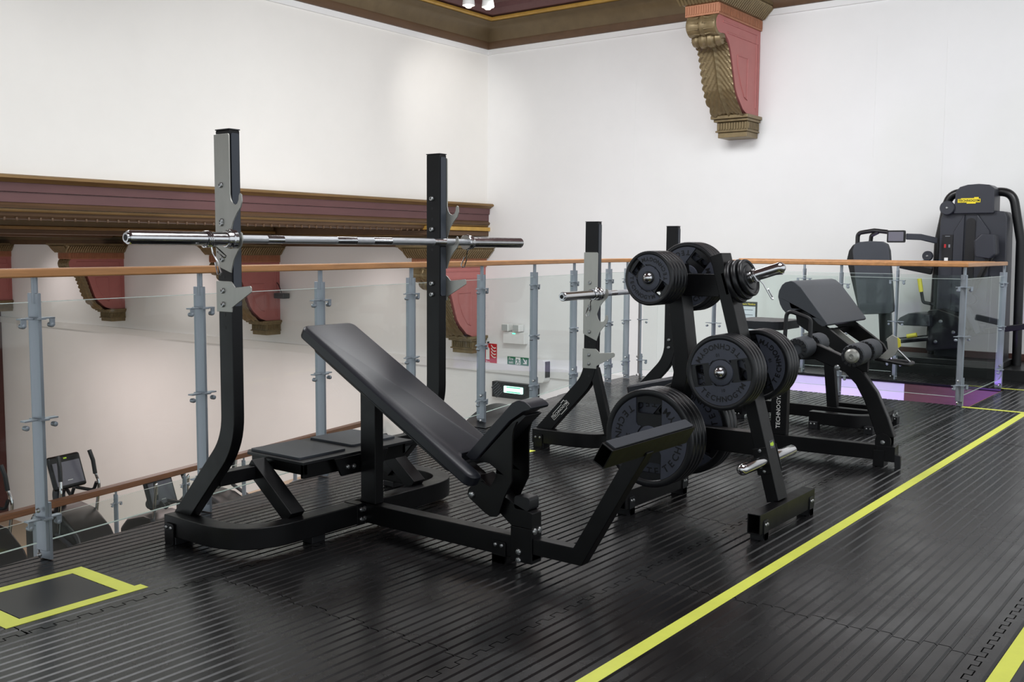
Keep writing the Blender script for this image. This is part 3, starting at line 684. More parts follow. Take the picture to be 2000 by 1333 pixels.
MB().box(-.025, .025, -.163, -.075, .115, .33).obj('bench_post', 'black_steel', S2, bev=.004)
lo = [(-.90, .66), (-1.086, .675), (-1.252, .608), (-1.373, .524), (-1.459, .409), (-1.522, .27), (-1.56, .164)]
hi = [(-.92, .56), (-1.107, .574), (-1.279, .511), (-1.340, .448), (-1.391, .356), (-1.437, .231), (-1.466, .154)]
MB().prism(lo+hi[::-1], 'x', -.03, .03).obj('curved_leg', 'black_steel', S2, bev=.006)
fr = MB(); fr.box(-.055, .055, -1.515, -1.455, .0, .09); fr.prism(rrect(-1.545, -1.46, .085, .185, .04), 'x', -.045, -.032); fr.prism(rrect(-1.545, -1.46, .085, .185, .04), 'x', .032, .045); fr.box(-.05, .05, -1.57, -1.47, .03, .115)
ff = fr.obj('front_foot', 'black_steel', S2, bev=.004)
bolts([(-.045, -1.502, .135)], (-1, 0, 0), .013, ff, .008)
MB().prism(rrect(-1.60, -1.57, .0, .07, .006), 'x', -.05, -.02).obj('foot_bracket', 'black_plastic', ff, bev=.002)
bolts([(-.03, -1.235, .535)], (-1, 0, 0), .017, S2, .008)
def roller(parent, x0, x1, y, z, r=.062):
    o = MB().lathe([(.02, x0), (r-.008, x0), (r, x0+.01), (r, x1-.01), (r-.008, x1), (.02, x1)], (0, y, z), (1, 0, 0), 28).obj('foam_roller', 'foam', parent)
    rb = MB()
    for k in range(14):
        q = 2*pi*k/14; c = V((0, cos(q), sin(q)))
        for xx, e in ((x0, -.004), (x1, .004)): rb.obox(V((xx+e, y, z))+c*(r*.72), V((.004, 0, 0)), c*(r*.22), V((1, 0, 0)).cross(c)*.008)
    rb.obj('gathered_end', 'black_plastic', o)['kind'] = 'stuff'
    return o
for x0, x1 in ((-.235, -.045), (.045, .235)):
    ro = roller(S2, x0, x1, -1.365, .628); roller(S2, x0, x1, -1.06, .648)
    e = x0-.006 if x0 < 0 else x1+.006; sg = -1 if x0 < 0 else 1
    MB().lathe([(.040, 0), (.040, .006), (.030, .018), (.012, .022), (.010, .016), (.001, .016)], (e, -1.365, .628), (sg, 0, 0), 24).obj('end_cap', 'brushed_steel', ro)
MB().cyl((-.23, -1.365, .628), (.23, -1.365, .628), .016).obj('roller_axle', 'bolt_steel', S2)
MB().cyl((-.23, -1.06, .648), (.23, -1.06, .648), .016).obj('roller_axle', 'bolt_steel', S2)
MB().box(-.02, .02, -1.40, -1.33, .52, .66).obj('axle_mount', 'black_steel', S2, bev=.003)
MB().box(-.02, .02, -1.09, -1.03, .60, .68).obj('axle_mount', 'black_steel', S2, bev=.003)
MB().tube(fillet([(-.06, -.938, .64), (-.06, -.945, .855), (-.06, -1.085, .808), (-.06, -1.085, .655)], .035), .012, 10).obj('grab_handle', 'black_plastic', S2)
MB().box(-.07, .07, -.955, -.92, .625, .65).obj('handle_mount', 'black_steel', S2, bev=.003)
lv_ = MB().prism([(-1.50, .70), (-1.47, .715), (-1.44, .69), (-1.45, .63), (-1.40, .575), (-1.44, .56), (-1.49, .60), (-1.51, .64)], 'x', .255, .265).obj('adjust_lever', 'brushed_steel', S2, bev=.002)
MB().prism([(-1.515, .69), (-1.50, .70), (-1.505, .64), (-1.52, .65)], 'x', .254, .266).obj('lever_edge', 'yellow_plastic', lv_)
MB().tube(fillet([(.26, -1.38, .57), (.26, -1.56, .545), (.36, -1.58, .55), (.38, -1.45, .555)], .03), .011, 8).obj('lever_loop', 'black_plastic', S2)
MB().cyl((.27, -1.50, .63), (.30, -1.565, .56), .006).obj('lever_rod', 'chrome', S2)
ex2, ey2 = V((cos(TH), sin(TH), 0)), V((-sin(TH), cos(TH), 0)); o2_ = V((5.576, 3.22, 0))
bc = o2_+ey2*(-.035)
b2 = barbell('barbell', 'chrome barbell racked on the shorter station behind', -1.10, 1.10, 0, .94); b2.location = (bc.x, bc.y, .94); b2.rotation_euler.z = TH
cl = bc+ex2*(-.74)
spring_collar('spring clip on the rear barbell beside its near upright', (cl.x, cl.y, .94), ex2, .3)

# ------------------------------------------------------------------ plate tree
PT = thing('plate_tree', 'black A-frame plate tree loaded with weight plates in the middle of the picture', 'plate rack', (4.155, 1.95, 0))
def L(y): return y-1.95
fl_ = MB().sweep([(0, L(1.700), .112), (0, L(2.000), 1.178)], (1, 0, 0), .10, .056).obj('front_leg', 'black_steel', PT, bev=.003)
MB().sweep(fillet([(0, L(2.215), 1.13), (0, L(2.150), .66), (0, L(2.30), .112)], .4, 8), (1, 0, 0), .10, .07).obj('rear_leg', 'black_steel', PT, bev=.003)
MB().box(-.035, .035, L(1.985), L(2.20), .99, 1.09).obj('top_beam', 'black_steel', PT, bev=.003)
MB().box(-.032, .032, L(1.79), L(2.26), .30, .40).obj('cross_beam', 'black_steel', PT, bev=.003)
for y0, y1 in ((1.645, 1.702), (2.285, 2.345)):
    ft = MB().prism([(L(y0), .03), (L(y1), .03), (L(y1), .115), (L(y0), .115)], 'x', -.305, .30, holes=[[(L(y0)+.005, .035), (L(y1)-.005, .035), (L(y1)-.005, .11), (L(y0)+.005, .11)]]).obj('base_foot', 'black_steel', PT, bev=.002, seg=1)
    for x in (-.25, .255):
        fb = MB().prism(rrect(x-.022, x+.022, .0, .085, .01), 'y', L(y0)-.005, L(y0)).box(x-.022, x+.022, L(y0)-.005, L(y1), 0, .03).obj('foot_bracket', 'black_plastic', ft, bev=.002)
        bolts([(x-.009, L(y0)-.005, .066), (x+.009, L(y0)-.005, .066)], (0, -1, 0), .007, fb, .005)
lp = MB(); o_ = V((0.01, L(1.787)-.0335, .345)); ud = V((0, .27, .963)); 
MB().obox((.012, L(1.7385), .352), (.022, 0, 0), V((0, .27, .963))*.017, V((0, -.963, .27))*.001).obj('sticker', 'screen_dark', fl_)
lp.v = [tuple(V((.012, L(1.7385), .352))+V((0, -.963, .27))*.0014+V((1, 0, 0))*(x*.036)+V((0, .27, .963))*(y*.034)) for x, y in LOGO]; lp.f = [tuple(range(len(LOGO)))]
lp.obj('sticker_logo', 'lime_logo', fl_, recalc=False, smooth=False)
def horn(y, z, x_tip_l, x_tip_r):
    for sg, tip in ((-1, x_tip_l), (1, x_tip_r)):
        if tip is None: continue
        a = .05; Lh = abs(tip)
        MB().lathe([(.024, a), (.025, a+.005), (.025, Lh-.022), (.022, Lh-.010), (.014, Lh-.003), (.001, Lh)], (0, L(y), z), (sg, 0, 0), 24).obj('peg', 'chrome', PT)
horn(2.214, 1.074, -.285, .285); horn(1.862, .684, -.285, .285); horn(1.747, .285, -.285, .285); horn(2.205, .362, -.285, .285)
for sg in (-1, 1):
    pp = MB().obox((sg*.053, L(1.752), .285), (.003, 0, 0), V((0, .27, .963))*.058, V((0, -.963, .27))*.034).obj('peg_plate', 'black_steel', PT, bev=.002)
    bolts([(sg*.056, L(1.752)+.011, .33), (sg*.056, L(1.752)-.013, .242)], (sg, 0, 0), .008, pp, .006)
HD = V((0, -.952, .304)); HO = V((0, L(1.965), 1.045))
MB().lathe([(.024, .02), (.025, .025), (.025, .258), (.022, .268), (.014, .277), (.001, .281)], HO, HD, 24).obj('peg', 'chrome', PT)
MB().obox(HO+HD*.0145, V((.05, 0, 0)), V((0, .304, .952))*.05, HD*.008).obj('peg_plate', 'black_steel', PT, bev=.002)

PLATES = {}
def plate(kind, R_, t, num, label, loc, axis=(1, 0, 0), spin=0.0, plain=False):
    # built facing local -x ; local right = -y, up = z
    if kind not in PLATES:
        h = t/2; rim = R_*.87
        body = MB().lathe([(rim-.004, -h*.62), (rim, -h*.9), (rim+.006, -h), (R_-.008, -h), (R_-.003, -h+.002), (R_-.0006, -h+.006), (R_, -h+.009), (R_, h-.009), (R_-.0006, h-.006), (R_-.003, h-.002), (R_-.008, h), (rim+.006, h), (rim, h*.9), (rim-.004, h*.62)], (0, 0, 0), (1, 0, 0), 56, closed=True)
        circ = [(R_*.885*cos(2*pi*k/56), R_*.885*sin(2*pi*k/56)) for k in range(56)]; hole = [(.026*cos(-2*pi*k/20), .026*sin(-2*pi*k/20)) for k in range(20)]
        hs = [hole]
        if not plain:
            for sg in (-1, 1): hs.append([(sg*R_*.60+x, y) for x, y in rrect(-R_*.11, R_*.11, -R_*.27, R_*.27, R_*.04)])
        body.prism(circ, 'x', -h*.5, h*.5, holes=hs)
        hubm = MB().lathe([(.030, -h*.95), (.05, -h*.95), (.054, -h*.85), (.056, -h*.5), (.056, h*.5), (.054, h*.85), (.05, h*.95), (.030, h*.95)], (0, 0, 0), (1, 0, 0), 28, closed=True).mesh('hub_ring', 'plate_rubber' if plain else 'plate_panel')
        body.lathe([(.0255, -h*.98), (.031, -h*.98), (.031, h*.98), (.0255, h*.98)], (0, 0, 0), (1, 0, 0), 24, closed=True)
        mb = body.mesh('weight_plate', 'plate_rubber')
        pn = []
        if not plain:
            for sg in (-1, 1):
                c = R_*.30; Rr = R_*.86; q0 = math.asin(c/Rr)
                arc = [(Rr*cos(q0+(pi-2*q0)*k/24), sg*Rr*sin(q0+(pi-2*q0)*k/24)) for k in range(25)]
                neck = [(-R_*.30, sg*c), (-R_*.24, sg*c*.8), (-R_*.21, sg*c*.45), (R_*.21, sg*c*.45), (R_*.24, sg*c*.8), (R_*.30, sg*c)]
                hub = [(.058*1.02*cos(a), sg*.058*1.02*sin(a)) for a in (RAD(x) for x in (150, 120, 90, 60, 30))] if R_ > .13 else []
                ne = [(-R_*.30, sg*c), (-R_*.24, sg*c*.82), (-R_*.20, sg*max(c*.5, .0))]
                pl = arc+[(-R_*.30, sg*c), (-R_*.235, sg*c*.86), (-.05, sg*.038), (-.03, sg*.054), (0, sg*.0585), (.03, sg*.054), (.05, sg*.038), (R_*.235, sg*c*.86), (R_*.30, sg*c)]
                pn.append(MB().prism(pl, 'x', -h*.9, h*.9).mesh('face_panel', 'plate_panel'))
        lt = []
        if not plain:
            for mid in (-pi/2, pi/2):
                b = MB()
                b.arctext('TECHNOGYM', R_*.20, (-h*.9-.0008, 0, 0), (0, -1, 0), (0, 0, 1), R_*.70, mid, .235, bold=.0008)
                b.text(num, R_*.12, V((-h*.9-.0008, -cos(mid)*R_*.47, sin(mid)*R_*.47)), V((0, -1, 0))*(1 if mid < 0 else -1), V((0, 0, 1))*(1 if mid < 0 else -1), bold=.0003)
                lt.append(b.mesh('lettering', 'print_black', recalc=False, smooth=False))
        pn.append(hubm)
        PLATES[kind] = (mb, pn, lt)
    mb, pn, lt = PLATES[kind]
    o = bpy.data.objects.new('weight_plate', mb); COL.objects.link(o); o.location = loc
    ax = V(axis).normalized()
    q = V((1, 0, 0)).rotation_difference(ax).to_matrix() @ Matrix.Rotation(spin, 3, 'X')
    o.rotation_euler = q.to_euler()
    for m_ in pn:
        c = bpy.data.objects.new('hub_ring' if m_.name.startswith('hub') else 'face_panel', m_); COL.objects.link(c); c.parent = o
    for m_ in lt:
        c = bpy.data.objects.new('lettering', m_); COL.objects.link(c); c.parent = o
    tag(o, label, 'weight plate', 'weight plates on the tree')
    return o
ORD = ['outermost', 'second', 'third', 'fourth', 'innermost']
def ordn(k, n): return 'outermost' if k == 0 else ('innermost' if k == n-1 else ['second', 'third', 'fourth'][k-1])
TX = 4.155
for k in range(5):
    plate('five', .121, .0275, '5', '%s of the five small plates on the upper left peg' % ordn(k, 5), (3.905+.0293*k, 2.214, 1.072), spin=.62+.3*k)
for k in range(4):
    plate('ten', .162, .0272, '10', '%s of the four ten kilo plates on the middle left peg' % ordn(k, 4), (3.910+.0288*k, 1.862, .682), spin=-.19+.5*k)
    plate('ten', .162, .0272, '10', '%s of the four plates on the middle right peg' % ordn(3-k, 4), (4.262+.0288*k, 1.862, .682), spin=1.2+.4*k)
    plate('ten', .162, .0272, '10', '%s of the four plates on the upper right peg behind the small ones' % ordn(3-k, 4), (4.262+.0288*k, 2.214, 1.072), spin=-.9+.4*k)
    plate('twenty', .222, .034, '20', '%s of the four large plates on the lower left peg' % ordn(k, 4), (3.917+.0348*k, 2.205, .360), spin=1.571+.7*k)
for k in range(3):
    plate('twenty', .222, .034, '20', '%s of the three large plates on the lower right peg' % ordn(2-k, 3), (4.27+.0348*k, 2.205, .360), spin=.4+.7*k)
WHO = V((TX, 1.965, 1.045))
for k, (R_, d, lb) in enumerate(((.098, .050, 'largest of the three small discs on the tilted front peg'), (.092, .078, 'middle of the three small discs on the tilted front peg'), (.084, .106, 'smallest outer disc on the tilted front peg'))):
    plate('small%d' % k, R_, .024, '2', lb, WHO+HD*d, axis=-HD, plain=True)
spring_collar('spring clip on the tilted front peg of the plate tree', WHO+HD*.136, HD, .5, 'chrome')

# ------------------------------------------------------------------ preacher curl bench
PB = thing('preacher_bench', 'grey padded preacher curl bench behind the leg rollers', 'curl bench', (6.9, 2.5, 0))
def q4(y): return y-2.5
pr = [(2.705, .885), (2.700, .925), (2.68, .965), (2.655, .985), (2.62, .994), (2.59, .986), (2.55, .955), (2.365, .725), (2.36, .712), (2.372, .703), (2.40, .700), (2.425, .715), (2.50, .785), (2.545, .808), (2.575, .800), (2.605, .775), (2.64, .772), (2.67, .80), (2.69, .835)]
MB().prism([(q4(y), z) for y, z in pr], 'x', -.39, .39).obj('arm_pad', 'leather_grey', PB, bev=.012, seg=3)
for x in (-.30, .27):
    MB().prism([(q4(2.62), .80), (q4(2.55), .80), (q4(2.20), .55), (q4(2.17), .50), (q4(2.235), .475), (q4(2.60), .70)], 'x', x, x+.035).obj('pad_support', 'black_steel', PB, bev=.003)
MB().prism([(q4(2.66), .62), (q4(2.40), .66), (q4(2.22), .53), (q4(2.24), .48), (q4(2.55), .50)], 'x', -.05, -.04).obj('gusset_plate', 'brushed_steel', PB, bev=.002)
MB().box(-.30, .30, q4(2.44), q4(2.48), .62, .66).obj('cross_tube', 'black_steel', PB, bev=.003)
MB().sweep([(0, q4(2.50), .66), (0, q4(2.44), .115)], (1, 0, 0), .05, .07).obj('main_post', 'black_steel', PB, bev=.003)
ad = MB().box(-.045, .045, q4(2.39), q4(2.44), .55, .60).obj('adjuster_box', 'brushed_steel', PB, bev=.004)
MB().cyl((-.02, q4(2.40), .535), (.11, q4(2.40), .535), .012).obj('adjuster_grip', 'yellow_plastic', ad)
MB().lathe([(.001, 0), (.022, 0), (.022, .012), (.008, .016), (.001, .016)], (-.0, q4(2.39), .585), (0, -1, 0), 16).obj('adjuster_knob', 'bolt_steel', ad)
MB().box(-.03, .03, q4(2.12), q4(3.05), .03, .115).obj('centre_beam', 'black_steel', PB, bev=.004)
MB().sweep(fillet([(-.26, q4(2.50), .0725), (-.26, q4(2.10), .0725), (.26, q4(2.10), .0725), (.26, q4(2.50), .0725)], .18, 8), (0, 0, 1), .085, .07).obj('base_frame', 'black_steel', PB, bev=.004)
MB().box(-.25, .25, q4(3.0), q4(3.08), .03, .115).obj('rear_foot', 'black_steel', PB, bev=.004)
for x, y in ((-.295, 2.46), (-.26, 2.10), (.26, 2.10), (.295, 2.46), (-.22, 3.04), (.22, 3.04)):
    f = MB().box(x-.03, x+.03, q4(y)-.03, q4(y)+.03, 0, .05).obj('rubber_foot', 'black_plastic', PB, bev=.003)
    bolts([(x-.03, q4(y)-.012, .036), (x-.03, q4(y)+.012, .036)], (-1, 0, 0), .006, f, .004)
bolts([(.10, q4(2.06), .08), (.18, q4(2.06), .08)], (0, -1, 0), .014, PB, .008)
MB().sweep([(0, q4(2.96), .115), (0, q4(2.96), .64)], (1, 0, 0), .05, .05).obj('seat_post', 'black_steel', PB, bev=.003)
MB().prism(rrect(-.20, .20, q4(2.76), q4(3.14), .06), 'z', .640, .70).obj('seat_pad', 'leather', PB, bev=.02, seg=3)

# ------------------------------------------------------------------ selectorised machine by the right wall
PM = thing('weight_stack_machine', 'dark grey weight stack machine with yellow logo standing against the white wall', 'gym machine', (10.6, 2.6, .10))
def w(X, y, z): return (X-10.6, y-2.6, z-.10)
def yz(pts): return [(y-2.6, z-.10) for y, z in pts]
MB().prism(yz([(2.73, .12), (2.725, 1.52), (2.70, 1.585), (2.62, 1.595), (2.24, 1.59), (2.15, 1.58), (2.125, 1.52), (2.10, .12)]), 'x', -.06, .22).obj('tower_shroud', 'machine_grey', PM, bev=.02, seg=3)
MB().prism(yz([(2.60, 1.565), (2.585, 1.78), (2.55, 1.82), (2.48, 1.84), (2.38, 1.845), (2.29, 1.835), (2.24, 1.80), (2.235, 1.565)]), 'x', -.10, .16).obj('tower_cap', 'machine_grey', PM, bev=.02, seg=3)
MB().prism(yz(rrect(2.40, 2.485, .62, 1.52, .04)), 'x', -.066, -.058).obj('stack_slot', 'print_black', PM)
MB().prism(yz([(2.585, .60), (2.59, 1.40), (2.50, 1.56), (2.50, .60)]), 'x', -.085, -.05).obj('shroud_rib', 'machine_grey', PM, bev=.01)
MB().prism(yz([(2.385, .60), (2.385, 1.56), (2.27, 1.40), (2.26, .60)]), 'x', -.085, -.05).obj('shroud_rib', 'machine_grey', PM, bev=.01)
arch = fillet([w(10.72, 2.80, .10), w(10.72, 2.78, 1.30), w(10.72, 2.70, 1.775), w(10.72, 2.12, 1.775), w(10.72, 2.03, 1.30), w(10.72, 2.01, .10)], .14, 8)
MB().tube(arch, .042, 14).obj('frame_arch', 'machine_dark', PM)
pl = MB(); c_ = V(w(10.495, 2.46, 1.686)); pl.v = [tuple(c_+V((0, -1, 0))*(x*.205)+V((0, 0, 1))*(y*.11)) for x, y in LOGO]; pl.f = [tuple(range(len(LOGO)))]
lo_ = pl.obj('logo_badge', 'yellow_logo', PM, recalc=False, smooth=False)
MB().text('TECHNOGYM', .031, c_+V((-.001, 0, .0)), (0, -1, 0), (0, 0, 1), bold=.0006, sx=1.0).obj('logo_lettering', 'print_black', lo_, recalc=False, smooth=False)
dc = MB().box(*[v for p in zip(w(10.533, 2.60, 1.05), w(10.538, 2.70, 1.36)) for v in p]).obj('instruction_panel', 'print_black', PM)
for (y, z, a, b_, m_) in ((2.65, 1.345, .045, .006, 'print_grey'), (2.67, 1.25, .018, .035, 'red_sign'), (2.63, 1.25, .016, .03, 'print_grey'), (2.655, 1.12, .035, .03, 'white_print')):
    MB().box(*[v for p in zip(w(10.531, y-a/2, z-b_/2), w(10.533, y+a/2, z+b_/2)) for v in p]).obj('instruction_print', m_, dc)
for y, z, r, X in ((2.655, 1.62, .07, 10.52), (2.82, 1.15, .05, 10.52), (2.82, 1.05, .065, 10.48)):
    pu = MB().lathe([(.001, 0), (r*.9, 0), (r, .008), (r, .035), (r*.9, .043), (.001, .043)], w(X, y, z), (-1, 0, 0), 24).obj('pulley', 'machine_grey', PM); bolts([w(X-.043, y, z)], (-1, 0, 0), .012, pu, .006)
MB().prism(yz([(2.36, 1.30), (2.30, 1.365), (2.17, 1.36), (2.155, 1.17), (2.20, 1.13), (2.345, 1.15)]), 'x', -.30, -.14).obj('lever_head', 'machine_grey', PM, bev=.02)
MB().tube([w(10.38, 2.19, 1.22), w(10.38, 2.28, 1.0), w(10.38, 2.40, .72)], .03, 10).obj('lever_arm', 'machine_dark', PM)
MB().lathe([(.001, -.05), (.05, -.05), (.055, -.04), (.055, .04), (.05, .05), (.001, .05)], w(10.38, 2.37, .74), (1, 0, 0), 20).obj('lever_pivot', 'machine_grey', PM)
MB().sweep([w(10.36, 2.40, .66), w(10.36, 2.28, .42)], (1, 0, 0), .09, .05).obj('link_arm', 'leather_grey', PM, bev=.006)
MB().prism(yz([(2.75, .62), (2.62, .64), (2.45, .58), (2.36, .42), (2.44, .26), (2.75, .22)]), 'x', -.30, -.10).obj('mechanism_housing', 'machine_dark', PM, bev=.02)
for y, z in ((2.62, .52), (2.50, .42), (2.66, .32), (2.42, .50)): bolts([w(10.30, y, z)], (-1, 0, 0), .018, PM, .01)
MB().sweep([w(10.42, 2.40, .405), w(10.42, 1.55, .57)], (1, 0, 0), .06, .055).obj('guide_rail', 'machine_dark', PM, bev=.006)
MB().box(*[v for p in zip(w(10.36, 2.24, .43), w(10.48, 2.34, .50)) for v in p]).obj('rail_carriage', 'machine_grey', PM, bev=.01)
MB().prism(yz([(3.49, 1.20), (3.47, 1.265), (3.42, 1.285), (3.32, 1.295), (3.20, 1.29), (3.15, 1.265), (3.125, 1.20), (3.06, .60), (3.10, .575), (3.36, .555), (3.40, .58)]), 'x', -.34, -.27).obj('back_pad', 'leather_grey', PM, bev=.02, seg=3)
MB().prism(yz([(3.56, 1.10), (3.54, 1.20), (3.50, 1.26), (3.46, 1.27), (3.38, .58), (3.43, .62)]), 'x', -.30, -.20).obj('back_shell', 'machine_dark', PM, bev=.015)
MB().tube(fillet([w(10.32, 3.46, 1.24), w(10.32, 3.46, 1.375), w(10.30, 3.29, 1.40), w(10.30, 3.16, 1.385)], .05), .022, 10).obj('grab_handle', 'machine_dark', PM)
MB().tube(fillet([w(10.32, 3.33, 1.27), w(10.31, 3.32, 1.35), w(10.30, 3.25, 1.385)], .03), .02, 10).obj('grab_handle', 'machine_dark', PM)
sc_ = MB().prism(yz(rrect(2.98, 3.155, 1.28, 1.40, .012)), 'x', -.33, -.305).obj('display', 'machine_dark', PM, bev=.004)
MB().prism(yz(rrect(2.995, 3.14, 1.295, 1.385, .006)), 'x', -.332, -.330).obj('screen', 'screen_glass', sc_)
MB().sweep([w(10.30, 2.98, 1.34), w(10.34, 2.85, 1.335), w(10.46, 2.73, 1.30)], (0, 0, 1), .06, .03).obj('display_arm', 'machine_grey', PM, bev=.008)
MB().sweep([w(10.36, 3.17, .58), w(10.36, 3.13, .115)], (1, 0, 0), .06, .12).obj('seat_post', 'machine_dark', PM, bev=.01)
MB().sweep([w(10.40, 3.05, 1.06), w(10.46, 2.76, 1.0)], (1, 0, 0), .05, .07).obj('link_bar', 'machine_dark', PM, bev=.01)
MB().prism(yz([(3.01, .50), (2.98, .545), (2.90, .59), (2.80, .60), (2.70, .585), (2.69, .47), (2.97, .47)]), 'x', -.40, -.12).obj('seat_pad', 'leather', PM, bev=.025, seg=3)
gr = MB().tube(fillet([w(10.30, 2.815, .82), w(10.30, 2.79, .70), w(10.34, 2.70, .68)], .03), .016, 10).obj('side_handle', 'machine_dark', PM)
MB().cyl(w(10.30, 2.835, .93), w(10.30, 2.812, .80), .021, seg=12).obj('yellow_grip', 'yellow_plastic', gr)
MB().cyl(w(10.20, 2.90, .365), w(10.20, 2.81, .385), .022, seg=12).obj('yellow_grip', 'yellow_plastic', PM)
MB().cyl(w(10.22, 3.10, .30), w(10.22, 2.70, .36), .03, seg=12).obj('lower_bar', 'machine_dark', PM)
MB().box(*[v for p in zip(w(10.30, 2.05, .10), w(10.75, 3.35, .16)) for v in p]).obj('base_frame', 'machine_dark', PM, bev=.01)

# ------------------------------------------------------------------ fittings on the back wall
def wallbox(name, y0, y1, z0, z1, d, m, parent=None, x=XW, bev=.003):
    return MB().box(x-d, x-.001, y0, y1, z0, z1).obj(name, m, parent, bev=bev)
rs = wallbox('fire_extinguisher_sign', 8.79, 9.01, -.47, -.155, .006, 'red_sign', bev=.001); tag(rs, 'red fire extinguisher sign on the wall below the gallery', 'sign')
xs = XW-.0068
MB().prism([(8.985-.0, -.385), (8.92, -.385), (8.92, -.235), (8.935, -.21), (8.97, -.21), (8.985, -.235)], 'x', xs-.0005, xs).obj('extinguisher_symbol', 'white_print', rs)
MB().prism([(8.96, -.205), (8.945, -.205), (8.945, -.185), (8.99, -.17), (8.99, -.18), (8.96, -.19)], 'x', xs-.0005, xs).obj('nozzle_symbol', 'white_print', rs)
for k in range(4):
    z = -.36+k*.045; MB().prism([(8.895, z+.045), (8.87, z+.015), (8.83, z+.0), (8.80, z+.01), (8.81, z+.02), (8.84, z+.015), (8.865, z+.03), (8.885, z+.055)], 'x', xs-.0005, xs).obj('flame_symbol', 'white_print', rs)
MB().text('Fire', .045, (xs-.0005, 8.95, -.42), (0, -1, 0), (0, 0, 1), bold=.0006).obj('lettering', 'white_print', rs, recalc=False, smooth=False)
MB().text('extinguisher', .034, (xs-.0005, 8.90, -.452), (0, -1, 0), (0, 0, 1)).obj('lettering', 'white_print', rs, recalc=False, smooth=False)
hk = MB().cyl((XW-.02, 8.94, -.14), (XW, 8.94, -.14), .012).obj('sign_hook', 'black_plastic', rs)
ex = wallbox('fire_exit_sign', 8.23, 8.60, -.425, -.315, .006, 'green_sign', bev=.001); tag(ex, 'green fire exit sign with running figure', 'sign')
MB().text('Fire', .050, (xs-.0005, 8.535, -.347), (0, -1, 0), (0, 0, 1), bold=.0006).obj('lettering', 'white_print', ex, recalc=False, smooth=False)
MB().text('exit', .050, (xs-.0005, 8.535, -.395), (0, -1, 0), (0, 0, 1), bold=.0006).obj('lettering', 'white_print', ex, recalc=False, smooth=False)
MB().box(xs-.0004, xs, 8.37, 8.455, -.42, -.32).obj('door_symbol', 'white_print', ex)
fg = MB(); fg.tube([(xs-.001, 8.425, -.345), (xs-.001, 8.415, -.375), (xs-.001, 8.435, -.41)], .007, 6); fg.tube([(xs-.001, 8.415, -.375), (xs-.001, 8.39, -.39), (xs-.001, 8.395, -.415)], .006, 6); fg.tube([(xs-.001, 8.445, -.36), (xs-.001, 8.42, -.35), (xs-.001, 8.385, -.365)], .005, 6); fg.obj('running_figure', 'green_sign', ex)['kind'] = 'stuff'
MB().prism([(8.33, -.33), (8.32, -.325), (8.275, -.375), (8.275, -.345), (8.26, -.345), (8.26, -.405), (8.32, -.405), (8.32, -.39), (8.29, -.39)], 'x', xs-.0005, xs).obj('arrow_symbol', 'white_print', ex)
em = wallbox('emergency_light', 8.25, 8.62, -.125, .04, .09, 'white_plastic', bev=.008); tag(em, 'white twin headed emergency light on the wall', 'emergency light')
for y in (8.36, 8.55):
    h_ = MB().box(XW-.14, XW-.03, y-.06, y+.06, .05, .15).obj('lamp_head', 'white_plastic', em, bev=.01)
    MB().prism(rrect(y-.048, y+.048, .06, .14, .01), 'x', XW-.143, XW-.139).obj('lens', 'lens_grey', h_)
    MB().cyl((XW-.06, y, .035), (XW-.06, y, .055), .02).obj('neck', 'white_plastic', em)
MB().box(XW-.092, XW-.09, 8.40, 8.45, .012, .026).obj('indicator', 'led_green', em)
bx = wallbox('exit_light_box', 8.04, 8.80, -.895, -.675, .10, 'black_plastic', bev=.006); tag(bx, 'black wall box with lit green exit panel', 'exit light')
gp = MB().prism(rrect(8.25, 8.58, -.815, -.72, .012), 'x', XW-.112, XW-.10).obj('lit_panel', 'exit_glow', bx, bev=.004)
for z in (-.735, -.80): MB().box(XW-.1135, XW-.112, 8.29, 8.53, z-.006, z+.006).obj('green_stripe', 'exit_green', gp)
for k in range(6): MB().obox((XW-.1005, 8.68+.018*k-.02, -.85+.026*k), (.0005, 0, 0), V((0, .06, -.05)), V((0, .004, .005))).obj('vent_stripe', 'screen_dark', bx)
spk = MB().prism(rrect(7.86, 8.06, -.62, -.30, .05), 'x', XW-.16, XW-.001).obj('wall_speaker', 'white_plastic', bev=.02, seg=3); tag(spk, 'white rounded wall speaker beside the exit sign', 'speaker')
MB().prism(rrect(7.85, 7.87, -.55, -.33, .008), 'x', XW-.13, XW-.03).obj('speaker_grille', 'black_plastic', spk)
MB().cyl((XW-.03, 8.10, -.70), (XW-.03, 8.10, -.62), .02).obj('cable_gland', 'white_plastic', spk)
cbx = MB().box(XW-.16, XW-.02, 13.18, 13.42, .33, .42).obj('junction_box', 'black_plastic', bev=.01); tag(cbx, 'small black box hanging by a cable beside the middle hall corbel', 'junction box')
cb_ = bpy.data.objects['junction_box']; MB().tube([(XW-.09, 13.3, .42), (XW-.08, 13.38, .55), (XW-.05, 13.5, .62), (XW-.03, 13.48, .8), (XW-.03, 13.52, 1.15)], .008, 6).obj('cable', 'black_plastic', cbx)
nb = MB().box(9.50, 9.515, 4.225, 4.43, .36, .672).obj('notice_board', 'frame_black', bev=.002); tag(nb, 'framed notice with yellow heading behind the plate tree', 'notice')
nb.location.x = .14
MB().box(9.498, 9.50, 4.24, 4.415, .375, .625).obj('notice_paper', 'paper', nb)
MB().text('Hours Notice', .03, (9.4985, 4.325, .648), (0, -1, 0), (0, 0, 1), bold=.0005).obj('notice_heading', 'yellow_logo', nb, recalc=False, smooth=False)
for k in range(4): MB().box(9.4972, 9.498, 4.265, 4.39-.02*(k % 2), .585-.05*k, .592-.05*k).obj('notice_line', 'print_grey', nb)
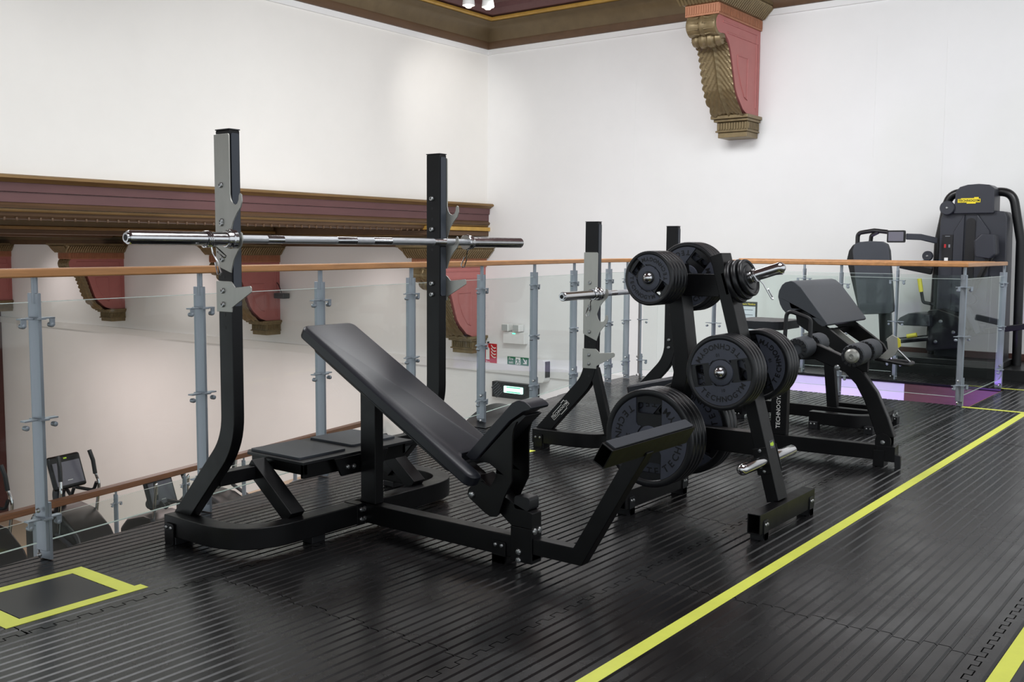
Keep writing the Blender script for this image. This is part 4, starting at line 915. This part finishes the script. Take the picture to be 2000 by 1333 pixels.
# ceiling spotlights in the corner
for x, y, lb in ((9.36, 7.80, 'left ceiling spotlight of the pair, lit white'), (9.56, 7.67, 'right ceiling spotlight of the pair, with round bulb')):
    t = thing('ceiling_spotlight', lb, 'lamp', (x, y, 4.33))
    MB().cyl((0, 0, .09), (0, 0, -.10), .02).obj('stem', 'white_plastic', t)
    MB().lathe([(.02, -.08), (.05, -.10), (.06, -.17), (.075, -.30), (.07, -.30), (.055, -.20)], (0, 0, 0), (0, 0, 1), 24).obj('shade', 'white_plastic', t)
    MB().lathe([(.001, -.33), (.03, -.325), (.05, -.30), (.05, -.27), (.001, -.25)], (0, 0, 0), (0, 0, 1), 16).obj('bulb', 'lamp_glow', t)
spot('corner_spot', (9.55, 7.5, 4.05), (10.3, 8.98, 3.0), 60, 75, .9, (1, .97, .93), .08)

# ------------------------------------------------------------------ cardio machines on the lower gallery
def cross_trainer(loc, rz, label, hs=1.0):
    t = thing('cross_trainer', label, 'cardio machine', loc, rz, 'cardio machines on the lower gallery')
    MB().prism([(y_, z_*min(1, hs*1.05)) for y_, z_ in [(-.75, .0), (.55, .0), (.62, .10), (.62, .46), (.50, .68), (.25, .76), (.0, .70), (-.22, .50), (-.34, .28), (-.70, .14)]], 'x', -.26, .26).obj('drive_shell', 'machine_dark', t, bev=.05, seg=3)
    lg = MB(); lg.v = [(-.312, .22-x*.22, (.42+y*.2)*hs) for x, y in LOGO]; lg.f = [tuple(range(len(LOGO)))]
    lg.obj('shell_logo', 'lime_logo', t, recalc=False, smooth=False)
    MB().box(-.28, .28, -.85, -.78, .0, .07).obj('rear_foot', 'machine_grey', t, bev=.01); MB().box(-.28, .28, .5, .57, .0, .07).obj('front_foot', 'machine_grey', t, bev=.01)
    MB().sweep(fillet([(0, .30, .55), (0, .34, .95*hs), (0, .26, 1.16*hs)], .1), (1, 0, 0), .12, .10).obj('mast', 'machine_grey', t, bev=.02)
    n = V((0, -.95, .31)); u = V((0, .31, .95)); c = V((0, .20, 1.26*hs))
    con = MB().obox(c, V((.225, 0, 0)), u*.20, n*.03).obj('console', 'machine_dark', t, bev=.03, seg=3)
    MB().obox(c-u*.02+n*.031, V((.19, 0, 0)), u*.135, n*.001).obj('screen', 'screen_glass', con)
    MB().obox(c+u*.155+n*.031, V((.022, 0, 0)), u*.008, n*.001).obj('console_logo', 'lime_logo', con)
    MB().obox(c-u*.105+n*.0325, V((.035, 0, 0)), u*.003, n*.0005).obj('screen_print', 'white_print', con)
    for sg in (-1, 1):
        h = MB().tube(fillet([(sg*.26, .05, .45), (sg*.27, -.02, .95), (sg*.24, .02, 1.25*hs)], .2), .018, 8).obj('swing_arm', 'chrome', t)
        MB().tube([(sg*.245, .012, 1.20*hs), (sg*.235, .03, 1.20*hs+.16), (sg*.22, .07, 1.20*hs+.28)], .024, 8).obj('hand_grip', 'black_plastic', h)
        MB().tube(fillet([(sg*.05, .15, 1.05*hs), (sg*.16, -.05, 1.0*hs), (sg*.16, -.10, 1.12*hs)], .05), .02, 8).obj('fixed_handle', 'black_plastic', t)
        MB().box(sg*.27-.07, sg*.27+.07, -.62, -.25, .26, .31).obj('pedal', 'black_plastic', t, bev=.02)
        MB().cyl((sg*.27, -.25, .29), (sg*.27, .08, .45), .025).obj('pedal_arm', 'machine_grey', t)
    return t
cross_trainer((6.10, 10.90, -2.53), RAD(12), 'cross trainer with tilted console, left one behind the lower handrail', .88)
cross_trainer((7.12, 10.60, -2.53), RAD(12), 'low console machine just under the lower handrail, beside the rack leg', .58)
cross_trainer((5.0, 10.75, -2.53), RAD(12), 'cross trainer at the left picture edge with only its arm showing', .9)
cross_trainer((8.35, 11.25, -2.53), RAD(12), 'low machine seen under the spotter platform of the tall rack', .5)

fm = MB()
def flap(u, v):
    x = 5.18+.80*u; k = max(0, 1-((u-.5)*2)**2); return (x, 4.16+(x-5.18)*.2+.20*v, .004+.085*k*v**1.5)
fm.grid(flap, 16, 6); fm.grid(lambda u, v: tuple(V(flap(u, v))-V((0, 0, .006))), 16, 6)
fo = fm.obj('mat_flap', 'rubber_smooth', recalc=False); tag(fo, 'curled up black rubber mat edge at the railing behind the bench seat', 'floor mat')
